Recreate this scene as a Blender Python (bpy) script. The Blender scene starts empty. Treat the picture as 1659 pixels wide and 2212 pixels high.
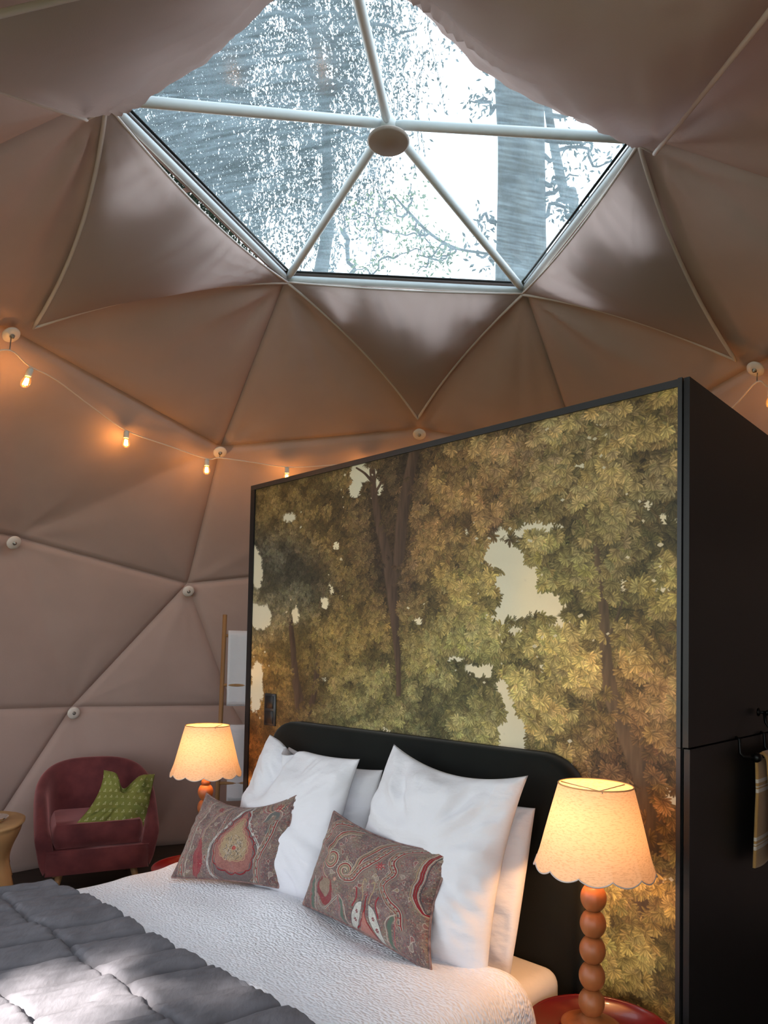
import bpy, math, random
import numpy as np
from mathutils import Vector, Matrix
from math import sin, cos, pi, radians as rd
rng = np.random.default_rng(7); random.seed(7)
SC = bpy.context.scene
COL = SC.collection

# ------------------------------------------------------------------ camera, world, sun, exposure
H = 1.6                                   # eye height
FPX, PY, PITCH, ROLL = 1547.2, 1354.8, rd(2.085), rd(1.115)
_cp, _sp, _cr, _sr = cos(PITCH), sin(PITCH), cos(ROLL), sin(ROLL)
CAMR = np.array([[_cr, 0, _sr], [0, 1, 0], [-_sr, 0, _cr]]) @ np.array([[1, 0, 0], [0, _cp, _sp], [0, -_sp, _cp]])
cd = bpy.data.cameras.new('camera'); cam = bpy.data.objects.new('camera', cd); COL.objects.link(cam); SC.camera = cam
cd.sensor_fit = 'VERTICAL'; cd.sensor_height = 36; cd.sensor_width = 27
cd.lens = FPX / 2212 * 36; cd.shift_y = (PY - 1106) / 2212; cd.clip_start = 0.05; cd.clip_end = 200
_r, _f, _u = (Vector(CAMR[i]) for i in range(3))
cam.matrix_world = Matrix(((_r.x, _u.x, -_f.x, 0), (_r.y, _u.y, -_f.y, 0), (_r.z, _u.z, -_f.z, H), (0, 0, 0, 1)))

SC.view_settings.view_transform = 'Standard'; SC.view_settings.look = 'None'
SC.view_settings.gamma = 1; SC.view_settings.use_curve_mapping = False
SC.view_settings.exposure = 0.25
SC.cycles.max_bounces = 10; SC.cycles.diffuse_bounces = 6; SC.cycles.transparent_max_bounces = 24
SC.cycles.sample_clamp_indirect = 4; SC.cycles.use_denoising = True

w = bpy.data.worlds.new('sky'); SC.world = w; w.use_nodes = True
nt = w.node_tree; bg = nt.nodes['Background']
tc = nt.nodes.new('ShaderNodeTexCoord'); sp = nt.nodes.new('ShaderNodeSeparateXYZ'); cr = nt.nodes.new('ShaderNodeValToRGB')
nt.links.new(tc.outputs['Generated'], sp.inputs[0]); nt.links.new(sp.outputs['Z'], cr.inputs[0]); nt.links.new(cr.outputs[0], bg.inputs[0])
cr.color_ramp.elements[0].color = (0.93, 0.97, 1, 1); cr.color_ramp.elements[1].color = (0.80, 0.90, 1, 1)
bg.inputs[1].default_value = 3.0

sd = bpy.data.lights.new('sun', 'SUN'); sd.energy = 22; sd.angle = rd(.7); sd.color = (1, 0.93, 0.86)
sun = bpy.data.objects.new('sun', sd); COL.objects.link(sun)
SUN_FROM = Vector((-0.45, -0.75, 0.80)).normalized()        # direction towards the sun, behind and left of the viewer
sun.rotation_euler = SUN_FROM.to_track_quat('Z', 'Y').to_euler()

# ------------------------------------------------------------------ geometry frame
def ray(u, v):
    return CAMR.T @ np.array([(u - 829.5) / FPX, 1, (PY - v) / FPX])
def At(u, v, Y):                          # point seen at (u,v) at depth Y
    d = ray(u, v); P = d * Y / d[1]; return np.array([P[0], P[1], P[2] + H])
def proj(P):
    P = np.asarray(P, float) - [0, 0, H]; c = P @ CAMR.T
    return 829.5 + FPX * c[..., 0] / c[..., 1], PY - FPX * c[..., 2] / c[..., 1]
G = 0.768; NC = np.array([0.993, 2.328]); D1 = np.array([-cos(G), sin(G)]); D2 = np.array([sin(G), cos(G)])
def BW(a, v, z):                          # a: along the mural from its near corner, v: out of it towards the bed
    a, v, z = np.broadcast_arrays(np.asarray(a, float), np.asarray(v, float), np.asarray(z, float))
    return np.stack([NC[0] + a * D1[0] - v * D2[0], NC[1] + a * D1[1] - v * D2[1], z], -1)
BED_ROT = math.atan2(-D1[1], -D1[0])
DC = np.array([-0.0237, 3.1475, 0.555]); DR = 3.386      # dome centre and radius
def hit(u, v, k=0.98):                    # far hit of the line of sight with the dome liner
    d = ray(u, v); c = DC - [0, 0, H]; A = d @ d; B = d @ c; C = c @ c - (k * DR) ** 2
    t = (B + math.sqrt(max(B * B - A * C, 0))) / A; return d * t + [0, 0, H]

# ------------------------------------------------------------------ helpers
def vnoise(x, y, seed=0):
    xi, yi = np.floor(x).astype(np.int64), np.floor(y).astype(np.int64); fx, fy = x - xi, y - yi
    fx, fy = fx * fx * (3 - 2 * fx), fy * fy * (3 - 2 * fy)
    def h(i, j):
        n = (i * 374761393 + j * 668265263 + seed * 974634777) & 0x7fffffff
        n = ((n ^ (n >> 13)) * 1274126177) & 0x7fffffff
        return ((n ^ (n >> 16)) & 0xffff) / 65535.0
    return (h(xi, yi) * (1 - fx) + h(xi + 1, yi) * fx) * (1 - fy) + (h(xi, yi + 1) * (1 - fx) + h(xi + 1, yi + 1) * fx) * fy
def fbm(x, y, o=3, seed=0):
    s = 0; a = .5
    for k in range(o): s = s + a * (vnoise(x * 2 ** k, y * 2 ** k, seed + k) - .5) * 2; a *= .5
    return s
def smooth(x, a, b):
    t = np.clip((x - a) / (b - a), 0, 1); return t * t * (3 - 2 * t)

def empty(name, loc=(0, 0, 0), rz=0):
    o = bpy.data.objects.new(name, None); COL.objects.link(o); o.location = loc; o.rotation_euler = (0, 0, rz); o.empty_display_size = .1
    return o
def tag(o, label=None, cat=None, group=None, kind=None):
    if label: o['label'] = label
    if cat: o['category'] = cat
    if group: o['group'] = group
    if kind: o['kind'] = kind
    return o
def basis(o):
    return Matrix.Translation(o.location) @ o.rotation_euler.to_matrix().to_4x4()
def mesh(name, verts, faces, mat, parent=None, smooth_=True, uv=None, subsurf=0, chain=None):
    """verts in world coordinates; linked as one object whose origin is its parent's, or its own base"""
    v = np.asarray(verts, float)
    M = Matrix.Identity(4)
    if parent is not None:
        q = parent; M = basis(q)
        while q.parent is not None: q = q.parent; M = basis(q) @ M
        A = np.array(M.inverted()); v = v @ A[:3, :3].T + A[:3, 3]; base = None
    else:
        base = np.array([v[:, 0].mean(), v[:, 1].mean(), v[:, 2].min()]); v = v - base
    me = bpy.data.meshes.new(name); me.from_pydata(v.tolist(), [], [list(map(int, f)) for f in faces]); 
    if smooth_: me.polygons.foreach_set('use_smooth', [True] * len(me.polygons))
    if uv is not None:
        l = me.uv_layers.new(name='uv'); vi = np.zeros(len(me.loops), np.int32); me.loops.foreach_get('vertex_index', vi)
        l.data.foreach_set('uv', np.asarray(uv, np.float32)[vi].ravel())
    if mat: me.materials.append(mat)
    me.update()
    o = bpy.data.objects.new(name, me); COL.objects.link(o)
    if parent is not None: o.parent = parent
    else: o.location = base
    if subsurf:
        m = o.modifiers.new('s', 'SUBSURF'); m.levels = m.render_levels = subsurf
    return o
class MB:
    def __init__(s): s.v = []; s.f = []
    def add(s, v, f):
        n = len(s.v); s.v += [tuple(p) for p in v]; s.f += [[i + n for i in q] for q in f]; return s
    def box(s, lo, hi, T=None, bev=0.0):
        x0, y0, z0 = lo; x1, y1, z1 = hi
        b = min(bev, (x1 - x0) / 2.01, (y1 - y0) / 2.01, (z1 - z0) / 2.01)
        if b <= 0:
            v = [(x, y, z) for z in (z0, z1) for x, y in ((x0, y0), (x1, y0), (x1, y1), (x0, y1))]
            f = [(0, 3, 2, 1), (4, 5, 6, 7), (0, 1, 5, 4), (1, 2, 6, 5), (2, 3, 7, 6), (3, 0, 4, 7)]
        else:
            v = []; f = []
            def ring(x0, y0, x1, y1, z):
                c = [(x0 + b, y0), (x1 - b, y0), (x1, y0 + b), (x1, y1 - b), (x1 - b, y1), (x0 + b, y1), (x0, y1 - b), (x0, y0 + b)]
                return [(x, y, z) for x, y in c]
            R = [[(x0 + b, y0 + b, z0), (x1 - b, y0 + b, z0), (x1 - b, y0 + b, z0), (x1 - b, y1 - b, z0), (x1 - b, y1 - b, z0), (x0 + b, y1 - b, z0), (x0 + b, y1 - b, z0), (x0 + b, y0 + b, z0)],
                 ring(x0, y0, x1, y1, z0 + b), ring(x0, y0, x1, y1, z1 - b),
                 [(x0 + b, y0 + b, z1), (x1 - b, y0 + b, z1), (x1 - b, y0 + b, z1), (x1 - b, y1 - b, z1), (x1 - b, y1 - b, z1), (x0 + b, y1 - b, z1), (x0 + b, y1 - b, z1), (x0 + b, y0 + b, z1)]]
            for r in R: v += r
            for k in range(3):
                for i in range(8):
                    j = (i + 1) % 8; f.append((k * 8 + i, k * 8 + j, k * 8 + 8 + j, k * 8 + 8 + i))
            f.append((0, 6, 4, 2)); f.append((24, 26, 28, 30))
        if T is not None: v = [tuple(T(np.array(p))) for p in v]
        return s.add(v, f)
    def tube(s, pts, r, n=10, caps=True):
        pts = [np.asarray(p, float) for p in pts]; m = len(pts); r = [r] * m if np.isscalar(r) else r
        up = None; V = []
        for i, p in enumerate(pts):
            t = pts[min(i + 1, m - 1)] - pts[max(i - 1, 0)]; t /= (np.linalg.norm(t) + 1e-12)
            if up is None: up = np.cross(t, [0, 0, 1] if abs(t[2]) < .9 else [1, 0, 0])
            up = up - t * (up @ t); up /= np.linalg.norm(up); w_ = np.cross(t, up)
            for k in range(n):
                a = 2 * pi * k / n; V.append(p + r[i] * (cos(a) * up + sin(a) * w_))
        F = [(i * n + k, i * n + (k + 1) % n, (i + 1) * n + (k + 1) % n, (i + 1) * n + k) for i in range(m - 1) for k in range(n)]
        if caps: F += [tuple(range(n))[::-1], tuple((m - 1) * n + k for k in range(n))]
        return s.add(V, F)
    def lathe(s, prof, c=(0, 0, 0), n=32, T=None):
        V = []; m = len(prof)
        for r, z in prof:
            for k in range(n):
                a = 2 * pi * k / n; V.append((c[0] + r * cos(a), c[1] + r * sin(a), c[2] + z))
        F = [(i * n + k, i * n + (k + 1) % n, (i + 1) * n + (k + 1) % n, (i + 1) * n + k) for i in range(m - 1) for k in range(n)]
        if prof[0][0] > 1e-4: F.append(tuple(range(n))[::-1])
        if prof[-1][0] > 1e-4: F.append(tuple((m - 1) * n + k for k in range(n)))
        if T is not None: V = [tuple(T(np.array(p))) for p in V]
        return s.add(V, F)
    def build(s, name, mat, parent=None, smooth_=True, **k): return mesh(name, s.v, s.f, mat, parent, smooth_, **k)
def grid_faces(m, n, flip=False, off=0):
    i, j = np.meshgrid(np.arange(m - 1), np.arange(n - 1), indexing='ij'); a = (i * n + j).ravel() + off
    f = np.stack([a, a + 1, a + n + 1, a + n], -1)
    return (f[:, ::-1] if flip else f).tolist()
def surf(name, P, mat, parent=None, uv=None, flip=False, thick=0, **k):
    m, n = P.shape[:2]
    o = mesh(name, P.reshape(-1, 3), grid_faces(m, n, flip), mat, parent, uv=None if uv is None else uv.reshape(-1, 2), **k)
    if thick:
        s = o.modifiers.new('t', 'SOLIDIFY'); s.thickness = thick; s.offset = -1
    return o
def bezier(pts, n=8):
    P = np.array(pts, float); out = []
    for i in range(len(P) - 1):
        p0, p1, p2, p3 = P[max(i - 1, 0)], P[i], P[i + 1], P[min(i + 2, len(P) - 1)]
        for t in np.linspace(0, 1, n, endpoint=False):
            out.append(.5 * ((2 * p1) + (-p0 + p2) * t + (2 * p0 - 5 * p1 + 4 * p2 - p3) * t * t + (-p0 + 3 * p1 - 3 * p2 + p3) * t ** 3))
    out.append(P[-1]); return np.array(out)

# ------------------------------------------------------------------ materials
def lin(c):
    return tuple(((x / 255 + .055) / 1.055) ** 2.4 if x > 10 else x / 255 / 12.92 for x in c)
def material(name, col, rough=.7, var=.0, vscale=6, bump=0, bscale=60, sheen=0, metal=0, spec=.5, col2=None, stretch=None, trans=0, coat=0, tex='Object', bdist=.01, sheen_col=None):
    m = bpy.data.materials.new(name); m.use_nodes = True; t = m.node_tree; N = t.nodes; L = t.links; b = N['Principled BSDF']
    c = lin(col); b.inputs['Base Color'].default_value = (*c, 1); b.inputs['Roughness'].default_value = rough
    b.inputs['Metallic'].default_value = metal; b.inputs['Specular IOR Level'].default_value = spec
    b.inputs['Sheen Weight'].default_value = sheen; b.inputs['Coat Weight'].default_value = coat
    if sheen_col: b.inputs['Sheen Tint'].default_value = (*lin(sheen_col), 1)
    tc = N.new('ShaderNodeTexCoord'); src = tc.outputs[tex]
    if stretch:
        mp = N.new('ShaderNodeMapping'); mp.inputs['Scale'].default_value = stretch; L.new(src, mp.inputs[0]); src = mp.outputs[0]
    if var or col2:
        n = N.new('ShaderNodeTexNoise'); n.inputs['Scale'].default_value = vscale; n.inputs['Detail'].default_value = 6; L.new(src, n.inputs['Vector'])
        r = N.new('ShaderNodeValToRGB'); c2 = lin(col2) if col2 else tuple(x * (1 - var) for x in c); c1 = c if col2 else tuple(x * (1 + var * .6) for x in c)
        r.color_ramp.elements[0].color = (*c2, 1); r.color_ramp.elements[1].color = (*c1, 1); r.color_ramp.elements[0].position = .35; r.color_ramp.elements[1].position = .65
        L.new(n.outputs['Fac'], r.inputs[0]); L.new(r.outputs[0], b.inputs['Base Color'])
    if bump:
        n = N.new('ShaderNodeTexNoise'); n.inputs['Scale'].default_value = bscale; n.inputs['Detail'].default_value = 4; L.new(src, n.inputs['Vector'])
        u = N.new('ShaderNodeBump'); u.inputs['Strength'].default_value = bump; u.inputs['Distance'].default_value = bdist; L.new(n.outputs['Fac'], u.inputs['Height']); L.new(u.outputs[0], b.inputs['Normal'])
    if trans:
        tr = N.new('ShaderNodeBsdfTranslucent'); tr.inputs[0].default_value = (*c, 1); mx = N.new('ShaderNodeMixShader'); mx.inputs[0].default_value = trans
        out = N['Material Output']; L.new(b.outputs[0], mx.inputs[1]); L.new(tr.outputs[0], mx.inputs[2]); L.new(mx.outputs[0], out.inputs[0])
        if var or col2: L.new(r.outputs[0], tr.inputs[0])
    return m
def emit(name, col, s):
    m = bpy.data.materials.new(name); m.use_nodes = True; t = m.node_tree; e = t.nodes.new('ShaderNodeEmission'); e.inputs[0].default_value = (*lin(col), 1); e.inputs[1].default_value = s
    t.links.new(e.outputs[0], t.nodes['Material Output'].inputs[0]); return m

M_liner = material('liner_cloth', (186, 162, 153), .85, var=.04, vscale=3, bump=.25, bscale=220, spec=.2, bdist=.002)
M_flap = material('flap_cloth', (180, 164, 160), .8, bump=.25, bscale=200, spec=.2, trans=.30, bdist=.002)
M_piping = material('flap_piping', (206, 196, 192), .7)
M_strut = material('strut_paint', (205, 212, 216), .4, var=.06)
M_wood = material('lamp_wood', (170, 102, 56), .42, col2=(132, 74, 38), vscale=9, stretch=(1, 1, .15), bump=.1, bscale=80)
M_wood_light = material('light_wood', (178, 140, 96), .5, col2=(146, 108, 70), vscale=5, stretch=(1, 1, .1))
M_white = material('white_cotton', (220, 220, 226), .85, bump=.45, bscale=26, spec=.2, bdist=.008, stretch=(1, 1, 2))
M_sheet = material('sheet_cotton', (228, 224, 220), .85, bump=.25, bscale=18, spec=.2, bdist=.01)
M_dark_velvet = material('dark_green_velvet', (13, 17, 15), .85, sheen=.1, var=.3, vscale=5, spec=.2)
M_black = material('black_laminate', (25, 25, 28), .42, var=.08, spec=.4)
M_black_edge = material('black_edge_band', (44, 45, 48), .38, spec=.5)
M_blackmetal = material('black_metal', (18, 18, 19), .35, metal=.6)
M_pink = material('pink_velvet', (116, 58, 60), .75, col2=(86, 40, 44), vscale=7, sheen=.9, sheen_col=(240, 170, 170), spec=.2, bump=.08, bscale=30)
M_red = material('red_lacquer', (100, 14, 22), .28, coat=.3)
M_floor = material('dark_floor_boards', (58, 50, 44), .5, col2=(40, 34, 30), vscale=4, stretch=(1, 8, 1))
M_grass = material('outdoor_ground', (86, 96, 60), .95, var=.3)

def seersucker():
    m = material('seersucker_cotton', (238, 239, 246), .85, spec=.2); t = m.node_tree; N = t.nodes; L = t.links
    tc = N.new('ShaderNodeTexCoord'); mp = N.new('ShaderNodeMapping'); mp.inputs['Scale'].default_value = (1.0, 1.9, 1); L.new(tc.outputs['UV'], mp.inputs[0])
    nz = N.new('ShaderNodeTexNoise'); nz.inputs['Scale'].default_value = 30; L.new(mp.outputs[0], nz.inputs['Vector'])
    ad = N.new('ShaderNodeMixRGB'); ad.inputs[0].default_value = .012; L.new(mp.outputs[0], ad.inputs[1]); L.new(nz.outputs['Color'], ad.inputs[2])
    vo = N.new('ShaderNodeTexVoronoi'); vo.inputs['Scale'].default_value = 78; vo.feature = 'SMOOTH_F1'; L.new(ad.outputs[0], vo.inputs['Vector'])
    b = N.new('ShaderNodeBump'); b.inputs['Strength'].default_value = .6; b.inputs['Distance'].default_value = .015; b.invert = True
    L.new(vo.outputs['Distance'], b.inputs['Height']); L.new(b.outputs[0], N['Principled BSDF'].inputs['Normal']); return m
M_duvet = seersucker()
M_quilt = material('grey_linen_quilt', (104, 102, 107), .9, var=.12, vscale=14, bump=.5, bscale=70, spec=.15, bdist=.006, stretch=(1, .35, 1))

def dirty_pane():
    m = bpy.data.materials.new('clear_dusty_vinyl'); m.use_nodes = True; t = m.node_tree; N = t.nodes; L = t.links; N.remove(N['Principled BSDF'])
    tr = N.new('ShaderNodeBsdfTransparent'); tr.inputs[0].default_value = (.93, .97, .98, 1)
    tl = N.new('ShaderNodeBsdfTranslucent'); tl.inputs[0].default_value = (.70, .86, .95, 1)
    gl = N.new('ShaderNodeBsdfGlossy'); gl.inputs['Roughness'].default_value = .15
    tc = N.new('ShaderNodeTexCoord'); n1 = N.new('ShaderNodeTexNoise'); n1.inputs['Scale'].default_value = 2.2; n1.inputs['Detail'].default_value = 9; n1.inputs['Roughness'].default_value = .75
    mp = N.new('ShaderNodeMapping'); mp.inputs['Scale'].default_value = (3, 30, 3); mp.inputs['Rotation'].default_value = (0, 0, .7)
    n2 = N.new('ShaderNodeTexNoise'); n2.inputs['Scale'].default_value = 2; n2.inputs['Detail'].default_value = 5
    L.new(tc.outputs['Object'], n1.inputs['Vector']); L.new(tc.outputs['Object'], mp.inputs[0]); L.new(mp.outputs[0], n2.inputs['Vector'])
    mu = N.new('ShaderNodeMath'); mu.operation = 'MULTIPLY'; L.new(n1.outputs['Fac'], mu.inputs[0]); L.new(n2.outputs['Fac'], mu.inputs[1])
    rp = N.new('ShaderNodeMapRange'); rp.inputs[1].default_value = .15; rp.inputs[2].default_value = .42; rp.inputs[3].default_value = .05; rp.inputs[4].default_value = .16
    L.new(mu.outputs[0], rp.inputs[0]); mx = N.new('ShaderNodeMixShader'); L.new(rp.outputs[0], mx.inputs[0]); L.new(tr.outputs[0], mx.inputs[1]); L.new(tl.outputs[0], mx.inputs[2])
    m2 = N.new('ShaderNodeMixShader'); m2.inputs[0].default_value = .02; L.new(mx.outputs[0], m2.inputs[1]); L.new(gl.outputs[0], m2.inputs[2])
    L.new(m2.outputs[0], N['Material Output'].inputs[0]); return m
M_pane = dirty_pane()
M_clear = bpy.data.materials.new('clear_window'); M_clear.use_nodes = True
_t = M_clear.node_tree; _t.nodes.remove(_t.nodes['Principled BSDF']); _x = _t.nodes.new('ShaderNodeBsdfTransparent'); _t.links.new(_x.outputs[0], _t.nodes['Material Output'].inputs[0])

def make_image(name, arr):
    h, w_ = arr.shape[:2]; im = bpy.data.images.new(name, w_, h, float_buffer=False)
    px = np.ones((h, w_, 4), np.float32); px[..., :3] = np.clip(arr, 0, 1); im.pixels.foreach_set(px[::-1].ravel()); im.update(); im.pack(); return im
def image_mat(name, im, rough=.7, bump=0, sheen=0, bscale=300, spec=.3, gain=1.0):
    m = bpy.data.materials.new(name); m.use_nodes = True; t = m.node_tree; N = t.nodes; L = t.links; b = N['Principled BSDF']
    ti = N.new('ShaderNodeTexImage'); ti.image = im; uvn = N.new('ShaderNodeUVMap'); uvn.uv_map = 'uv'; L.new(uvn.outputs[0], ti.inputs[0]); L.new(ti.outputs[0], b.inputs['Base Color'])
    b.inputs['Roughness'].default_value = rough; b.inputs['Sheen Weight'].default_value = sheen; b.inputs['Specular IOR Level'].default_value = spec
    if bump:
        tc = N.new('ShaderNodeTexCoord'); n = N.new('ShaderNodeTexNoise'); n.inputs['Scale'].default_value = bscale; L.new(tc.outputs['Object'], n.inputs['Vector'])
        u = N.new('ShaderNodeBump'); u.inputs['Strength'].default_value = bump; u.inputs['Distance'].default_value = .003; L.new(n.outputs['Fac'], u.inputs['Height']); L.new(u.outputs[0], b.inputs['Normal'])
    return m

# ------------------------------------------------------------------ dome: geodesic vertices
def sph(th, az):
    th, az = rd(th), rd(az) + 0.025; return np.array([sin(th) * sin(az), sin(th) * cos(az), cos(th)])
_ico = [(0, 0)] + [(63.4349, 36 + 72 * i) for i in range(5)] + [(116.565, 72 + 72 * i) for i in range(5)]
_IV = np.array([sph(*p) for p in _ico])
_faces = [(0, 1 + i, 1 + (i + 1) % 5) for i in range(5)] + [(1 + i, 1 + (i + 1) % 5, 6 + i) for i in range(5)] + [(6 + i, 6 + (i + 1) % 5, 1 + (i + 1) % 5) for i in range(5)]
dome_dirs, dome_key, edge_sets, tris = [], {}, [], []
def dv(v):
    k = tuple(np.round(v, 3) + 0.0)
    if k not in dome_key: dome_key[k] = len(dome_dirs); dome_dirs.append(v)
    return dome_key[k]
for a, b, c in _faces:
    g = {}
    for i in range(4):
        for j in range(4 - i):
            v = (_IV[a] * i + _IV[b] * j + _IV[c] * (3 - i - j)) / 3; g[i, j] = dv(v / np.linalg.norm(v))
    for i in range(3):
        for j in range(3 - i):
            tris.append((g[i, j], g[i + 1, j], g[i, j + 1]))
            if i + j < 2: tris.append((g[i + 1, j], g[i + 1, j + 1], g[i, j + 1]))
    edge_sets += [{g[i, 0] for i in range(4)}, {g[0, i] for i in range(4)}, {g[i, 3 - i] for i in range(4)}]
DV = np.array(dome_dirs); TH = np.degrees(np.arccos(DV[:, 2])); AZ = np.degrees(np.arctan2(DV[:, 0], DV[:, 1]) - .025)
def vid(th, az): return int(np.argmax(DV @ sph(th, az)))
ROW = np.array([int(np.argmin([abs(t - r) for r in (0, 20, 40, 61, 80, 100, 117, 140)])) for t in TH])
VP = DC + DV * DR * 0.98
for i in range(len(VP)):
    if TH[i] < 25: VP[i] = DC + DV[i] * DR
    if 95 < TH[i] < 105: VP[i, 2] = 0
OBS = {(20.08, -36): (620, 603, 1), (20.08, 36): (1131, 628, 1), (20.08, -108): (225, 212, 1), (20.08, 108): (1385, 300, 1), (20.08, 180): (735, -165, 1), (0, 0): (838, 268, 1),
       (37.38, -72): (24, 716, .985), (37.38, 0): (906, 930, .985), (37.38, 72): (1634, 790, .985), (43.36, -36): (478, 968, .985), (63.43, -36): (406, 1262, .985),
       (59.01, -49.6): (30, 1160, .985), (80.12, -47.8): (157, 1528, .985)}
for k, (u, v, s) in OBS.items(): VP[vid(*k)] = hit(u, v, s)
NODE = {k: VP[vid(*k)] for k in OBS}
def is_seam(i, j):
    return ROW[i] == ROW[j] or any(i in e and j in e for e in edge_sets)
from collections import defaultdict
edge_t = defaultdict(list)
tris = [t for t in {tuple(sorted(t)): t for t in tris}.values() if max(ROW[i] for i in t) <= 5 and min(ROW[i] for i in t) >= 0]
SKY = [t for t in tris if 0 in [ROW[i] for i in t]]
body = [t for t in tris if t not in SKY]
def added_opening(t):                              # unseen opening added behind and left of the viewer to let daylight in
    c = np.mean([DV[i] for i in t], 0); az = math.degrees(math.atan2(c[0], c[1])) % 360; th = math.degrees(math.acos(c[2] / np.linalg.norm(c)))
    return -20 < az - 180 < 82 and th > 46
FRONT = [t for t in body if added_opening(t)]; body = [t for t in body if not added_opening(t)]
for n, t in enumerate(body):
    for x, y in ((0, 1), (1, 2), (2, 0)): edge_t[tuple(sorted((t[x], t[y])))].append(n)
comp = list(range(len(body)))
def find(x):
    while comp[x] != x: x = comp[x]
    return x
for e, ts in edge_t.items():
    if len(ts) == 2 and not is_seam(*e): comp[find(ts[0])] = find(ts[1])
panels = defaultdict(list)
for n in range(len(body)): panels[find(n)].append(n)

def seg_dist(P, A, B):
    d = B - A; t = np.clip(((P - A) @ d) / (d @ d), 0, 1); return np.linalg.norm(P - (A + t[:, None] * d), axis=1)
wallroot = empty('wall_dome', (DC[0], DC[1], 0)); tag(wallroot, kind='structure')
wallroot['label'] = 'mauve grey fabric liner of the geodesic dome, in triangular panels'
NS = 44
for pi_, (cid, tl) in enumerate(sorted(panels.items())):
    V, F, key = [], [], {}
    seams = [e for e, ts in edge_t.items() if any(n in tl for n in ts) and (len(ts) == 1 or is_seam(*e))]
    for n in tl:
        A, B, C = (VP[i] for i in body[n]); ids = {}
        rows = [ROW[i] for i in body[n]]
        flapped = sorted(rows) == [1, 1, 2] and abs(TH[[i for i in body[n] if ROW[i] == 2][0]] - 37.4) < 1
        for i in range(NS + 1):
            for j in range(NS + 1 - i):
                w3 = np.array([i, j, NS - i - j]) / NS; P = A * w3[0] + B * w3[1] + C * w3[2]; k = tuple(np.round(P, 4))
                if k not in key: key[k] = len(V); V.append(P)
                ids[i, j] = key[k]
        top = [q for q in range(3) if ROW[body[n][q]] == 2]
        for i in range(NS):
            for j in range(NS - i):
                for q in (((i, j), (i + 1, j), (i, j + 1)), ((i + 1, j), (i + 1, j + 1), (i, j + 1))):
                    if q[1] == (i + 1, j + 1) if len(q) > 1 and i + j >= NS - 1 else False: continue
                    if any(x not in ids for x in q): continue
                    if flapped:
                        wt = np.mean([(np.array([x[0], x[1], NS - x[0] - x[1]]) / NS)[top[0]] for x in q])
                        along = np.mean([x[0] - x[1] * .7 for x in q]) / NS
                        oth = min((np.mean([(np.array([x[0], x[1], NS - x[0] - x[1]]) / NS)[k_] for x in q])) for k_ in range(3) if k_ != top[0])
                        upf = vid(20.08, 180) in body[n]
                        if .02 < wt < (.42 if upf else .17) + .10 * math.sin(along * 7 + n * 1.7) + .05 * math.sin(along * 19 + n) and oth > .12: continue
                    F.append(tuple(ids[x] for x in q))
    V = np.array(V); d = np.full(len(V), 9.0)
    for i, j in seams: d = np.minimum(d, seg_dist(V, VP[i], VP[j]))
    N_ = (DC - V) / np.linalg.norm(DC - V, axis=1)[:, None]
    vs = {i for n in tl for i in body[n]}
    rip = np.zeros(len(V))
    th_ = np.degrees(np.arctan2(V[:, 0] - DC[0], V[:, 1] - DC[1])); zz = V[:, 2]
    for i in vs:                                # tension folds fanning out of the anchor points
        D = V - VP[i]; r = np.linalg.norm(D, axis=1); t1 = np.cross(DV[i], [0, 0, 1.0]); t1 /= np.linalg.norm(t1); t2 = np.cross(DV[i], t1)
        an = np.arctan2(D @ t1, D @ t2)
        amp = (.042 if ROW[i] == 1 else .013) * smooth(r, .0, .25) * np.exp(-r / (.62 if ROW[i] == 1 else .4))
        rip += amp * fbm(an * 4.2 + i * 3.1, r * .6, 2, i) * 2
    rip += .016 * fbm(th_ * .05 + zz * .8, zz * 1.3 - th_ * .02, 2, 5)
    off = rip * smooth(d, 0, .12) - .022 * np.exp(-(d / .014) ** 2) + .018 * (1 - np.exp(-d / .12)) * 1.0
    V = V + N_ * off[:, None]
    mesh('liner_panel', V, F, M_liner, wallroot)
# flat fabric struts show through: pipes behind the seams
fr = MB()
for (i, j), ts in edge_t.items():
    if is_seam(i, j): fr.tube([VP[i] + (VP[i] - DC) * .012, VP[j] + (VP[j] - DC) * .012], .014, 6)
fr.build('frame_tubes', material('liner_tube', (120, 104, 100), .7), wallroot)['kind'] = 'stuff'

# floor and outside ground
ang = np.linspace(0, 2 * pi, 49)[:-1]
fl = MB(); fl.lathe([(3.36, -.12), (3.36, 0), (.001, 0)], (DC[0], DC[1], 0), 48)
tag(fl.build('floor', M_floor, None, False), 'dark brown boarded floor of the dome', kind='structure')
gd = MB(); gd.box((-40, -30, -.5), (40, 60, -.14)); tag(gd.build('ground', M_grass, None, False), 'green and brown ground outside the dome', kind='structure')
bb = MB(); Rb = 3.33
prof = [(3.35, 0.0), (3.35, .12), (3.32, .12), (3.30, 0.0)]
V = []; F = []
aa = [a for a in np.linspace(rd(-115), rd(115), 60)]
for a in aa:
    for r, z in prof: V.append((DC[0] + r * sin(a), DC[1] + r * cos(a), z))
for i in range(len(aa) - 1):
    for k in range(4): F.append((i * 4 + k, i * 4 + (k + 1) % 4, i * 4 + 4 + (k + 1) % 4, i * 4 + 4 + k))
o = mesh('baseboard_round', V, F, M_black, None, False); tag(o, 'dark curved baseboard at the foot of the dome liner', kind='structure')

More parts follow.
